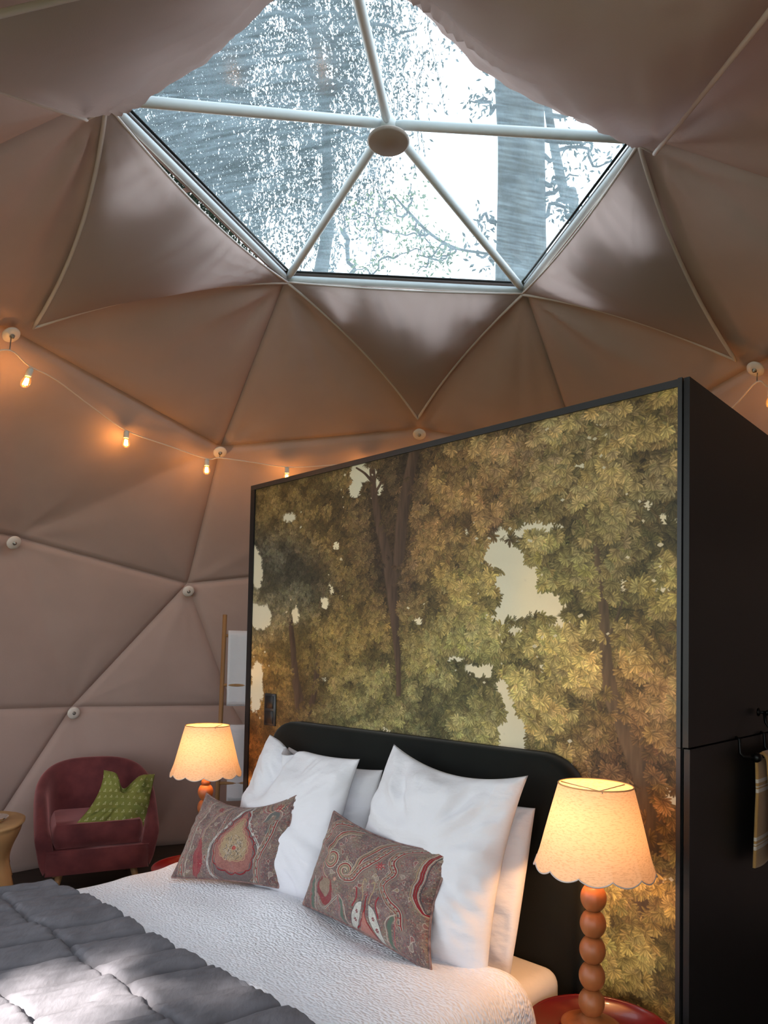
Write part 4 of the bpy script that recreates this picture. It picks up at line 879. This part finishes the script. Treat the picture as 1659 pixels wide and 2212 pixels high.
# ------------------------------------------------------------------ bedside tables and lamps
def side_table(loc, label):
    r = empty('side_table', (0, 0, 0)); tag(r, label, 'table', 'round red bedside tables')
    b = MB(); b.lathe([(.001, .438), (.208, .438), (.220, .446), (.224, .468), (.221, .472), (.216, .468), (.212, .452), (.001, .451)], n=56); b.build('tray_top', M_red, r)
    b = MB(); b.lathe([(.016, .02), (.016, .44)], n=18); b.build('stem', M_red, r)
    b = MB(); b.lathe([(.001, 0), (.15, 0), (.152, .008), (.03, .016), (.016, .03), (.001, .03)], n=40); b.build('base', M_red, r)
    return r
def copy_thing(r, loc, label=None, rot=None):
    c = r.copy(); COL.objects.link(c); c.location = loc
    if rot is not None: c.rotation_euler = rot
    if label: c['label'] = label
    for ch in list(r.children):
        d = ch.copy(); COL.objects.link(d); d.parent = c
        for g in ch.children: e = g.copy(); COL.objects.link(e); e.parent = d
    return c
def shade_mat():
    m = bpy.data.materials.new('linen_shade'); m.use_nodes = True; t = m.node_tree; N = t.nodes; L = t.links; b = N['Principled BSDF']
    tc = N.new('ShaderNodeTexCoord'); n = N.new('ShaderNodeTexNoise'); n.inputs['Scale'].default_value = 90; n.inputs['Detail'].default_value = 8; mp = N.new('ShaderNodeMapping'); mp.inputs['Scale'].default_value = (1, 1, 3.2)
    mp.inputs['Rotation'].default_value = (.5, .5, 0)
    L.new(tc.outputs['Object'], mp.inputs[0]); L.new(mp.outputs[0], n.inputs['Vector']); r = N.new('ShaderNodeValToRGB'); r.color_ramp.elements[0].color = (*lin((214, 180, 146)), 1); r.color_ramp.elements[1].color = (*lin((232, 202, 168)), 1)
    r.color_ramp.elements[0].position = .34; r.color_ramp.elements[1].position = .52; L.new(n.outputs['Fac'], r.inputs[0]); L.new(r.outputs[0], b.inputs['Base Color']); b.inputs['Roughness'].default_value = .9; b.inputs['Specular IOR Level'].default_value = .1
    tr = N.new('ShaderNodeBsdfTranslucent'); L.new(r.outputs[0], tr.inputs[0]); mx = N.new('ShaderNodeMixShader'); mx.inputs[0].default_value = .20; L.new(b.outputs[0], mx.inputs[1]); L.new(tr.outputs[0], mx.inputs[2]); L.new(mx.outputs[0], N['Material Output'].inputs[0]); return m
M_shade = shade_mat(); M_shade_trim = material('shade_edge', (206, 160, 110), .8)
M_lampbulb = emit('lamp_bulb_glow', (255, 205, 140), 10)
LAMP_W = 18
def table_lamp():
    r = empty('table_lamp', (0, 0, 0)); tag(r, 'x', 'lamp', 'bobbin lamps either side of the bed')
    b = MB(); b.lathe([(.001, 0), (.088, 0), (.092, .006), (.090, .014), (.070, .022), (.045, .028), (.030, .036), (.026, .042), (.001, .042)], n=44); b.build('base', M_wood, r)
    z = .040
    for k in range(5):
        Rb_, hb_ = .0400, .0800; prof = [(.020, 0)]
        for t in np.linspace(.10, .90, 13): prof.append((.018 + (Rb_ - .018) * sin(pi * t) ** .62, hb_ * t))
        prof.append((.020, hb_)); b = MB(); b.lathe(prof, (0, 0, z), 32); b.build('bobbin', M_wood, r); z += hb_
    b = MB(); b.lathe([(.020, 0), (.026, .006), (.022, .014), (.022, .045), (.001, .046)], (0, 0, z), 24); b.build('neck', M_wood, r)
    zs = .503; hs = .246; r0, r1 = .179, .114
    n, m = 192, 12; P = np.zeros((m, n + 1, 3))
    for j in range(n + 1):
        a = 2 * pi * j / n; sc = -.017 * abs(sin(a * 6)) ** .75
        for i in range(m):
            t = i / (m - 1); flare = 1 + .03 * max(0, 1 - t * 5); rr = (r0 + (r1 - r0) * t) * flare * (1 - .006 * (cos(a * 12) * .5 + .5) * (1 - t)); P[i, j] = (rr * cos(a), rr * sin(a), zs + sc * (1 - t) ** 3 + t * hs)
    sh = surf('lamp_shade', P, M_shade, r); sh['label'] = 'linen shade with a scalloped lower edge, lit from inside'
    b = MB(); b.tube([P[0, j] for j in range(n + 1)], .0022, 5, False); b.build('scallop_trim', M_piping, sh)
    b = MB(); b.tube([P[-1, j] for j in range(0, n + 1, 4)], .0024, 6, False); b.build('top_ring', M_shade_trim, sh)
    b = MB()
    for k in range(3): a = k * 2 * pi / 3 + .4; b.tube([(.012, 0, zs + hs - .02), (.12 * cos(a), .12 * sin(a), zs + hs - .004)], .0018, 6)
    b.build('shade_carrier', M_bolt, r)
    b = MB(); b.tube([(0, 0, z + .04), (0, 0, zs + .06)], .008, 8); b.build('lamp_tube', M_bolt, r)
    b = MB(); b.lathe([(.013, 0), (.014, .03), (.024, .055), (.030, .085), (.024, .110), (.001, .122)], (0, 0, zs + .05), 24); b.build('light_bulb', M_lampbulb, r)
    return r
TZ = .452
locR = BW(.190, .275, 0); locL = BW(2.405, .27, 0)
tb = side_table(None, 'round dark red tray table under the right bedside lamp'); tb.location = tuple(BW(.150, .29, 0))
copy_thing(tb, tuple(BW(2.43, .30, 0)), 'round dark red tray table behind the left paisley cushion')
lp = table_lamp(); lp.location = (locR[0], locR[1], TZ); lp['label'] = 'nearer bobbin lamp with a scalloped shade, on the red table at the right'
lp.rotation_euler = (0, rd(.6), 0)
l2 = copy_thing(lp, (locL[0], locL[1], TZ), 'farther bobbin lamp with a glowing scalloped shade, left of the bed', (0, rd(.2), .7))
for L_ in (locR, locL):
    l = bpy.data.lights.new('lamp_light', 'POINT'); l.energy = LAMP_W; l.color = (1, .50, .20); l.shadow_soft_size = .035
    lo = bpy.data.objects.new('lamp_light', l); COL.objects.link(lo); lo.location = (L_[0], L_[1], TZ + .487 + .12)

# ------------------------------------------------------------------ pink tub chair
CR_ = math.atan2(.44, .90); cf = np.array([sin(CR_), -cos(CR_)]); crt = np.array([cos(CR_), sin(CR_)])
d = ray(212, 1884); t = (.165 - H) / d[2]; fc = d[:2] * t
CC = fc - cf * .33
ch = empty('tub_chair', (CC[0], CC[1], 0), CR_); tag(ch, 'pink velvet tub armchair with pale wooden legs beyond the left side of the bed', 'armchair')
CT = lambda p: np.array([CC[0] + crt[0] * p[0] - cf[0] * p[1], CC[1] + crt[1] * p[0] - cf[1] * p[1], p[2]])      # local x right, y back
def shell():
    nT, th = 64, .085; V = []; A = np.linspace(-rd(128), rd(128), nT); prev = 0
    for a in A:
        s_ = abs(a) / rd(128)
        ex, ey = .385 * np.sign(sin(a)) * abs(sin(a)) ** .80, .325 * np.sign(cos(a)) * abs(cos(a)) ** .80
        if abs(a) > pi / 2: ex = .385 * np.sign(a) * (1 - .03 * (abs(a) - pi / 2)); ey = -.33 * ((abs(a) - pi / 2) / (rd(128) - pi / 2)) ** .9 * 1.0
        top = .17 + .735 * (1 - s_ ** 2.4 * .62) ** 1.0; top = .82 - .39 * s_ ** 2.3
        nr = np.array([-ex, -max(ey, 0) * 1.1]); nr = nr / (np.linalg.norm(nr) + 1e-9)
        if abs(a) > pi / 2: nr = np.array([-np.sign(a), 0.0])
        z0 = .165; tp = .90
        prof = [(.035, z0), (.01, z0 + .05), (0, z0 + .2), (-.005, top - .06), (.012, top - .018), (th * .5, top), (th - .012, top - .02), (th, top - .06), (th + .01, .42), (th + .015, .30)]
        for o_, zz in prof:
            taper = 1 - .06 * (1 - smooth(np.array(zz), .16, .5)); lean = .05 * (zz - .3) * cos(a) * (cos(a) > 0)
            V.append(CT((ex * taper + nr[0] * o_, ey * taper + nr[1] * o_ + lean, zz)))
    k = 10; F = [(i * k + j, (i + 1) * k + j, (i + 1) * k + j + 1, i * k + j + 1) for i in range(nT - 1) for j in range(k - 1)]
    F += [list(range(k)), [(nT - 1) * k + j for j in range(k)][::-1]]
    return V, F
V, F = shell(); mesh('shell', V, F, M_pink, ch, subsurf=1)
b = MB(); b.box((-.33, -.345, .165), (.33, .26, .315), CT, .02); b.build('front_rail', M_pink, ch, subsurf=1)
b = MB(); b.box((-.288, -.335, .325), (.288, .22, .475), CT, .035); b.build('seat_cushion', M_pink, ch, subsurf=2)
for x, y in ((-.22, -.24), (.22, -.24), (-.2, .2), (.2, .2)):
    b = MB(); b.tube([CT((x, y, .17)), CT((x * 1.18, y * 1.18, 0))], [.024, .014], 14); b.build('leg', M_wood_light, ch)
# green cushion on it
def green_mat():
    m = material('green_sprig_cloth', (138, 142, 74), .85, var=.12, vscale=8, bump=.3, bscale=120, spec=.2); t = m.node_tree; N = t.nodes; L = t.links
    uvn = N.new('ShaderNodeUVMap'); uvn.uv_map = 'uv'; mp = N.new('ShaderNodeMapping'); mp.inputs['Scale'].default_value = (9.5, 8.5, 1); L.new(uvn.outputs[0], mp.inputs[0])
    s = N.new('ShaderNodeSeparateXYZ'); L.new(mp.outputs[0], s.inputs[0])
    def M_(op, a, b_=None, c=None):
        n = N.new('ShaderNodeMath'); n.operation = op
        for i, x in enumerate((a, b_, c)):
            if x is None: continue
            if hasattr(x, 'links'): L.new(x, n.inputs[i])
            else: n.inputs[i].default_value = x
        return n.outputs[0]
    row = M_('FLOOR', s.outputs['Y']); half = M_('MULTIPLY', M_('MODULO', row, 2), .5); fx = M_('SUBTRACT', M_('FRACT', M_('ADD', s.outputs['X'], half)), .5); fy = M_('SUBTRACT', M_('FRACT', s.outputs['Y']), .5)
    dd = []
    for ox, oy, rr in ((0, .14, .13), (-.12, -.08, .12), (.12, -.08, .12)):
        dx = M_('SUBTRACT', fx, ox); dy = M_('SUBTRACT', fy, oy); dd.append(M_('SUBTRACT', M_('SQRT', M_('ADD', M_('MULTIPLY', dx, dx), M_('MULTIPLY', dy, dy))), rr))
    mn = M_('MINIMUM', M_('MINIMUM', dd[0], dd[1]), dd[2]); mk = M_('SMOOTH_MIN', 1.0, M_('MAXIMUM', M_('MULTIPLY', mn, -22.0), 0.0), .1)
    mx = N.new('ShaderNodeMixRGB'); L.new(mk, mx.inputs[0]); b = N['Principled BSDF']; src = b.inputs['Base Color'].links[0].from_socket; L.new(src, mx.inputs[1]); mx.inputs[2].default_value = (*lin((190, 188, 136)), 1); L.new(mx.outputs[0], b.inputs['Base Color']); return m
def onc(u, v, y):      # pixel to the chair's local plane y = const
    d = ray(u, v); nrm = -cf; P0 = CC + nrm * y; t = (P0 @ nrm) / (d[:2] @ nrm); return d * t + [0, 0, H]
pillow('cushion', onc(224, 1663, -.08), onc(335, 1672, -.06), onc(316, 1797, -.24), onc(144, 1797, -.29), .12, green_mat(), 'green cushion with pale sprigs and a deep dent, on the pink armchair', 'cushion', sag=(.03, .02, .0, .13), seed=31, notch=(-.02, .30, .27), crease=.018)

# ------------------------------------------------------------------ carved stool at the far left
st0 = At(-64, 1775, 3.55); stl = empty('carved_stool', (st0[0], st0[1], 0)); tag(stl, 'carved blond wood stool with a dark hollow, at the left edge of the picture', 'stool')
topz = float(st0[2])
def stool():
    prof = [(.222, 0), (.226, .06), (.226, .2), (.222, .36), (.205, .47), (.188, .545), (.198, .60), (.230, .67), (.240, topz - .03), (.236, topz), (.001, topz)]
    P = bezier(prof, 4); n = 64; V = []; F = []
    for r_, z in P:
        for k in range(n):
            a = 2 * pi * k / n; g = 1 + .05 * cos(3 * a + z * 3); V.append((st0[0] + r_ * g * cos(a), st0[1] + r_ * g * sin(a), z))
    m = len(P)
    for i in range(m - 1):
        z = (P[i][1] + P[i + 1][1]) / 2
        for k in range(n):
            a = 2 * pi * (k + .5) / n; a_ = (a + pi) % (2 * pi) - pi
            if .03 < z < topz - .17 and any(abs(((a - c_ + pi) % (2 * pi)) - pi) < (.62 - .18 * cos(z * 9)) for c_ in (-1.35, .85, 2.9)): continue
            F.append((i * n + k, i * n + (k + 1) % n, (i + 1) * n + (k + 1) % n, (i + 1) * n + k))
    return V, F
V, F = stool(); o = mesh('body', V, F, M_wood_light, stl); s = o.modifiers.new('t', 'SOLIDIFY'); s.thickness = .035; s.offset = -1
b = MB(); b.lathe([(.001, .02), (.12, .02), (.10, .2), (.085, .4), (.11, .6), (.001, .62)], (st0[0], st0[1], 0), 24); b.build('hollow_shade', material('hollow_shade_brown', (44, 28, 18), .6), stl)  # dark brown solid standing in for the shade inside the hollow
gb = empty('glass_bowl', (st0[0] + .09, st0[1], topz)); tag(gb, 'low clear glass dish on top of the carved stool', 'dish')
b = MB(); b.lathe([(.001, .004), (.05, .004), (.085, .028), (.088, .028), (.055, .0), (.001, .0)], (st0[0] + .10, st0[1] - .02, topz + .001), 32)
M_glass = bpy.data.materials.new('clear_glass'); M_glass.use_nodes = True; _b = M_glass.node_tree.nodes['Principled BSDF']; _b.inputs['Transmission Weight'].default_value = 1; _b.inputs['Roughness'].default_value = .03
b.build('bowl', M_glass, gb)

# ------------------------------------------------------------------ towel ladder behind the partition
A0, A1 = At(486, 1328, 4.98), At(468, 1760, 4.86); dvec = A0 - A1; A1 = A0 - dvec * (A0[2] / dvec[2])
rt = np.array([.46, .10, 0]) 
ld = empty('towel_ladder', tuple(A1 + rt / 2 * [1, 1, 0])); tag(ld, 'slim wooden ladder rack leaning by the dome wall, half behind the partition', 'ladder')
for k in (0, 1): b = MB(); b.tube([A1 + rt * k, A0 + rt * k], .0155, 12); b.build('rail', M_ladder if False else M_wood_light, ld)
rungs = []
for zz in (1.70, 1.36, 1.055, .70, .36):
    t = (zz - A1[2]) / (A0[2] - A1[2]); p = A1 + (A0 - A1) * t; rungs.append(p); b = MB(); b.tube([p, p + rt], .011, 10); b.build('rung', M_wood_light, ld)
def folded_towel(p, x0, x1, h, label, seed, off=0.0, top=0.0):
    n, m = 20, 40; P = np.zeros((m, n, 3)); e = rt / np.linalg.norm(rt); f = np.array([e[1], -e[0], 0])
    L = 2 * h + .06
    for i in range(m):
        s = i / (m - 1) * L
        if s < h: o_, z = -.024, -h + s
        elif s < h + .06: a = (s - h) / .06 * pi; o_, z = -.024 * cos(a), .020 * sin(a)
        else: o_, z = .026, -(s - h - .06) * .97
        for j in range(n):
            x = x0 + (x1 - x0) * j / (n - 1); P[i, j] = p + e * x - f * (-o_ - off * np.sign(o_)) + [0, 0, z + .012 + top] + f * .004 * math.sin(x * 40 + seed) * (o_ > 0)
    r = empty('towel', tuple(p)); tag(r, label, 'towel', 'white towels on the ladder rack'); surf('cloth', P, M_white, r, thick=.012); return r
folded_towel(rungs[0], .028, .36, .50, 'upper white towel hanging on the wooden ladder rack', 1)
folded_towel(rungs[2], .055, .36, .50, 'lower white towel on the ladder rack, beside the left lamp', 3)
# ------------------------------------------------------------------ trees outside
M_bark = material('grey_bark', (74, 74, 70), .95, col2=(46, 46, 44), vscale=6, bump=.8, bscale=14, stretch=(1, 1, .4), bdist=.05)
M_leaf = material('willow_leaves', (42, 58, 50), .8, var=.35, vscale=2, trans=.35); M_leaf2 = material('yellow_green_leaves', (100, 122, 60), .7, var=.25, vscale=2, trans=.4)
def wander(p0, p1, n, amp, seed):
    t = np.linspace(0, 1, n)[:, None]; P = np.array(p0) * (1 - t) + np.array(p1) * t; tt = t[:, 0]
    P[:, 0] += amp * fbm(tt * 4, tt * 0 + seed, 3, seed) * np.sin(pi * tt) ** .5; P[:, 1] += amp * fbm(tt * 4, tt * 0 + seed + 5, 3, seed + 1) * np.sin(pi * tt) ** .5; P[:, 2] += amp * fbm(tt * 4, tt * 0 + seed + 9, 3, seed + 2) * np.sin(pi * tt) ** .5; return P
def branches(b, specs):
    for (p0, p1, r0, r1, amp, sd_) in specs:
        P = wander(p0, p1, 14, amp, sd_); b.tube(list(P), list(np.linspace(r0, r1, 14)), 6)
def leaves(name, parent, cen, size, mat, seed, droop=.6):
    q_ = np.random.default_rng(seed); n = len(cen); th = q_.uniform(0, 2 * pi, n); el = q_.normal(-droop, .5, n)
    d = np.stack([np.cos(th) * np.cos(el), np.sin(th) * np.cos(el), np.sin(el)], -1); up = q_.normal(size=(n, 3)); s = np.cross(d, up); s /= np.linalg.norm(s, axis=1, keepdims=True)
    L = (size * q_.uniform(.6, 1.3, n))[:, None]; V = np.stack([cen, cen + d * L * .5 + s * L * .2, cen + d * L, cen + d * L * .5 - s * L * .2], 1).reshape(-1, 3)
    idx = np.arange(n * 4).reshape(-1, 4)
    me = bpy.data.meshes.new(name); M = np.array(basis(parent).inverted()); V = V @ M[:3, :3].T + M[:3, 3]
    me.vertices.add(n * 4); me.vertices.foreach_set('co', V.ravel()); me.loops.add(n * 4); me.loops.foreach_set('vertex_index', idx.ravel()); me.polygons.add(n); me.polygons.foreach_set('loop_start', np.arange(n) * 4); me.polygons.foreach_set('loop_total', np.full(n, 4)); me.update(calc_edges=True); me.validate()
    me.materials.append(mat); o = bpy.data.objects.new(name, me); COL.objects.link(o); o.parent = parent; o['kind'] = 'stuff'; return o
# big pine trunk with a few thin twigs
def trunk_tree(name, pts, label, seed, rough=.025):
    P = bezier(pts, 8); r = empty(name, (pts[0][0], pts[0][1], -.14)); tag(r, label, 'tree', 'trees seen through the skylight'); b = MB()
    n = 28; V = []; 
    for i, (x, y, z, rr) in enumerate(P):
        for k in range(n):
            a = 2 * pi * k / n; g = 1 + rough * float(fbm(np.array(abs(a - pi) * 2.5), np.array(z * 1.2), 3, seed)) * 2; V.append((x + rr * g * cos(a), y + rr * g * sin(a), z))
    F = [(i * n + k, i * n + (k + 1) % n, (i + 1) * n + (k + 1) % n, (i + 1) * n + k) for i in range(len(P) - 1) for k in range(n)]
    mesh('trunk', V, F, M_bark, r); return r
def px(u, v, Y): return At(u, v, Y)
Yt = 9.0
p0 = px(1124, 610, Yt); p1 = px(1122, 60, Yt)
tr1 = trunk_tree('tree', [(p0[0] + .05, Yt, -.14, .40), (p0[0], Yt, 3, .36), (p0[0], Yt, p0[2], .325), ((p0[0] + p1[0]) / 2 + .02, Yt, (p0[2] + p1[2]) / 2, .300), (p1[0], Yt, p1[2], .31), (p1[0] + .05, Yt, p1[2] + 5, .22)], 'thick grey tree trunk rising at the right of the skylight', 3)
b = MB(); sp = []
k_ = 0
for (u0, v0, u1, v1) in ((1070, 120, 960, 40), (1075, 200, 1000, 60), (1180, 250, 1290, 210), (1175, 335, 1330, 345), (1175, 395, 1250, 380), (1175, 470, 1260, 480), (1070, 480, 1040, 500), (1068, 560, 1030, 540), (1180, 420, 1240, 440), (1070, 230, 1020, 210), (1180, 130, 1270, 220), (1175, 300, 1340, 300)):
    k_ += 1; sp.append((px(u0, v0, Yt - .1), px(u1, v1, Yt - .4), .03, .008, .25, k_))
branches(b, sp); b.build('branches', M_bark, tr1)['kind'] = 'stuff'
cen = []
for s_ in sp:
    P = wander(s_[0], s_[1], 40, s_[4], s_[5]); 
    for p in P[12:]:
        n = rng.integers(1, 4); cen.append(p + rng.normal(0, .10, (n, 3)))
cen = np.concatenate(cen); leaves('leaves', tr1, cen, .085, M_leaf, 4)
tr2 = trunk_tree('tree', [(px(1260, 600, 10)[0] + .3, 10, -.14, .16), (px(1245, 520, 10)[0], 10, px(1245, 520, 10)[2], .075), (px(1222, 430, 10)[0], 10, px(1222, 430, 10)[2], .07), (px(1200, 330, 10)[0], 10, px(1200, 330, 10)[2], .065), (px(1182, 220, 10)[0], 10, px(1182, 220, 10)[2], .055), (px(1170, 80, 10)[0], 10, px(1170, 80, 10)[2], .04)], 'slender leaning trunk just right of the thick trunk', 5)
# weeping willow filling the left of the skylight
Yw = 11.0
wl = empty('willow_tree', (px(560, 500, Yw)[0], Yw + 1, -.14)); tag(wl, 'dense weeping tree with trailing leaves filling the left of the skylight', 'tree')
b = MB(); wx = px(640, 400, Yw)[0]
b.tube([(wx - .4, Yw + 1.2, -.14), (wx - .3, Yw + 1.2, 4), (px(700, 300, Yw)[0], Yw + 1, px(700, 420, Yw)[2]), px(705, 240, Yw + .8), px(690, 120, Yw + .8), px(640, -60, Yw + .8)], [.35, .28, .10, .07, .06, .05], 10); b.build('trunk', M_bark, wl)
b = MB(); sp = []
for i, (u0, v0, u1, v1) in enumerate(((705, 240, 740, 120), (705, 250, 770, 180), (690, 130, 760, 20), (700, 200, 560, 80), (680, 60, 470, 60), (720, 100, 860, -60), (720, 20, 900, 60), (660, -40, 420, -120), (660, -60, 900, -140), (740, 500, 760, 700), (700, 330, 560, 260), (705, 300, 830, 330))): sp.append((px(u0, v0, Yw + .6), px(u1, v1, Yw + rng.uniform(-.6, .6)), .04, .012, .5, i + 30))
branches(b, sp); b.build('branches', M_bark, wl)['kind'] = 'stuff'
cen = []; tw_ = MB(); q_ = np.random.default_rng(77)
def dens(u): return np.interp(u, [150, 240, 300, 520, 585, 650, 760, 830, 880, 930, 990], [1, 1, 1, .9, .32, .62, .42, .22, .26, .10, .0])
ns = 0
while ns < 2600:
    u = q_.uniform(120, 960); 
    if q_.random() > dens(u): continue
    Y = q_.uniform(Yw - 1.4, Yw + 1.2); v0 = q_.uniform(-420, 420); ln = q_.uniform(.7, 2.2); ns += 1
    if u > 830 and v0 > 120: continue
    p = px(u, v0, Y); m = int(ln * 36); t = np.linspace(0, 1, m)[:, None]; P = p + np.array([q_.normal(0, .10), q_.normal(0, .1), -ln]) * t; P[:, 0] += .10 * np.sin(t[:, 0] * 5 + u); P = P + q_.normal(0, .045, P.shape); cen.append(P)
    if ns % 3 == 0: tw_.tube(list(P[::max(m // 5, 1)]), .006, 3, False)
tw_.build('twigs', M_bark, wl)['kind'] = 'stuff'
leaves('leaves', wl, np.concatenate(cen), .072, M_leaf, 5, .9)
# loose branch with yellow green leaves, low in the middle
br = trunk_tree('tree', [(px(1000, 540, 8)[0] + 1.9, 8.6, -.14, .14), (px(1130, 570, 8)[0], 8.5, px(1130, 575, 8)[2] - .3, .07), tuple(px(1120, 565, 8.3)) + (.03,), tuple(px(1050, 548, 8.2)) + (.028,), tuple(px(985, 536, 8)) + (.026,), tuple(px(930, 505, 8)) + (.022,), tuple(px(880, 455, 8)) + (.018,), tuple(px(850, 420, 8)) + (.01,)], 'thin arching branch with yellow green leaves low in the skylight', 8)
b = MB(); sp = []
for i, (u0, v0, u1, v1) in enumerate(((985, 536, 860, 552), (930, 505, 840, 500), (900, 480, 930, 540), (880, 455, 820, 440), (985, 536, 900, 590), (860, 552, 760, 600), (880, 455, 890, 400), (840, 500, 760, 470), (985, 536, 960, 560))): sp.append((px(u0, v0, 8), px(u1, v1, 8), .014, .005, .15, i + 60))
branches(b, sp); b.build('branches', M_bark, br)['kind'] = 'stuff'
cen = []
for s_ in sp:
    for p in wander(s_[0], s_[1], 40, s_[4], s_[5])[6:]: cen.append(p + q_.normal(0, .085, (int(q_.integers(2, 5)), 3)))
leaves('leaves', br, np.concatenate(cen), .06, M_leaf2, 6)

# added leaf crown, unseen behind the viewer: blocks the sun but for one gap
cr_ = empty('tree', (-4.6, -7.5, -.14)); tag(cr_, 'added shade tree, unseen behind the viewer, blocking the sun but for one gap', 'tree')
s_ = np.array(SUN_FROM); e1_ = np.cross(s_, [0, 0, 1.0]); e1_ /= np.linalg.norm(e1_); e2_ = np.cross(s_, e1_); cc = np.array([0, 2.4, 1.8]) + s_ * 10.5
cen = cc + e1_ * q_.uniform(-5.6, 5.6, (52000, 1)) + e2_ * q_.uniform(-5.2, 5.2, (52000, 1)) + s_ * q_.uniform(-1, 1, (52000, 1)); 
f0 = cen - s_ * ((cen[:, 2:3] - .64) / s_[2])
lit = [BW(1.42, 1.52, 0), BW(1.30, 1.36, 0), BW(1.12, 1.33, 0), BW(.90, 1.38, 0), BW(.78, 1.62, 0), BW(.70, 2.3, 0), BW(1.5, 2.3, 0)]
def inpoly(P, poly):
    ins = np.zeros(len(P), bool)
    for p, q in zip(poly, poly[1:] + poly[:1]):
        c = (p[1] > P[:, 1]) != (q[1] > P[:, 1]); ins ^= c & (P[:, 0] < (q[0] - p[0]) * (P[:, 1] - p[1]) / (q[1] - p[1] + 1e-9) + p[0])
    return ins
drop = np.zeros(len(cen), bool)
for dx, dy in [(0, 0)] + [(r_ * cos(k), r_ * sin(k)) for r_ in (.17, .33) for k in np.linspace(0, 2 * pi, 11)]: drop |= inpoly(f0[:, :2] + [dx, dy], lit)
leaves('leaves', cr_, cen[~drop], .50, M_leaf, 12, .2)
b = MB(); b.tube([(-5.2, -8.6, -.14), (-5.0, -8.2, 4), tuple(cc + s_ * 1.4)], [.3, .24, .12], 10); b.build('trunk', M_bark, cr_)
c2_ = empty('tree', (-5.2, -1.0, -.14)); tag(c2_, 'added shade tree left of the dome, out of view, keeping sun off the thick trunk', 'tree')  # second added tree, unseen, only there to shade the trunk outside the skylight
cc = np.array([1.0, 9.5, 8.2]) + s_ * 14
cen = cc + e1_ * q_.uniform(-5, 5, (26000, 1)) + e2_ * q_.uniform(-4.2, 4.2, (26000, 1)) + s_ * q_.uniform(-1, 1, (26000, 1)); leaves('leaves', c2_, cen, .55, M_leaf, 13, .2)
b = MB(); b.tube([(-5.2, -1.0, -.14), (-5.0, -.6, 8), tuple(cc)], [.4, .3, .12], 10); b.build('trunk', M_bark, c2_)
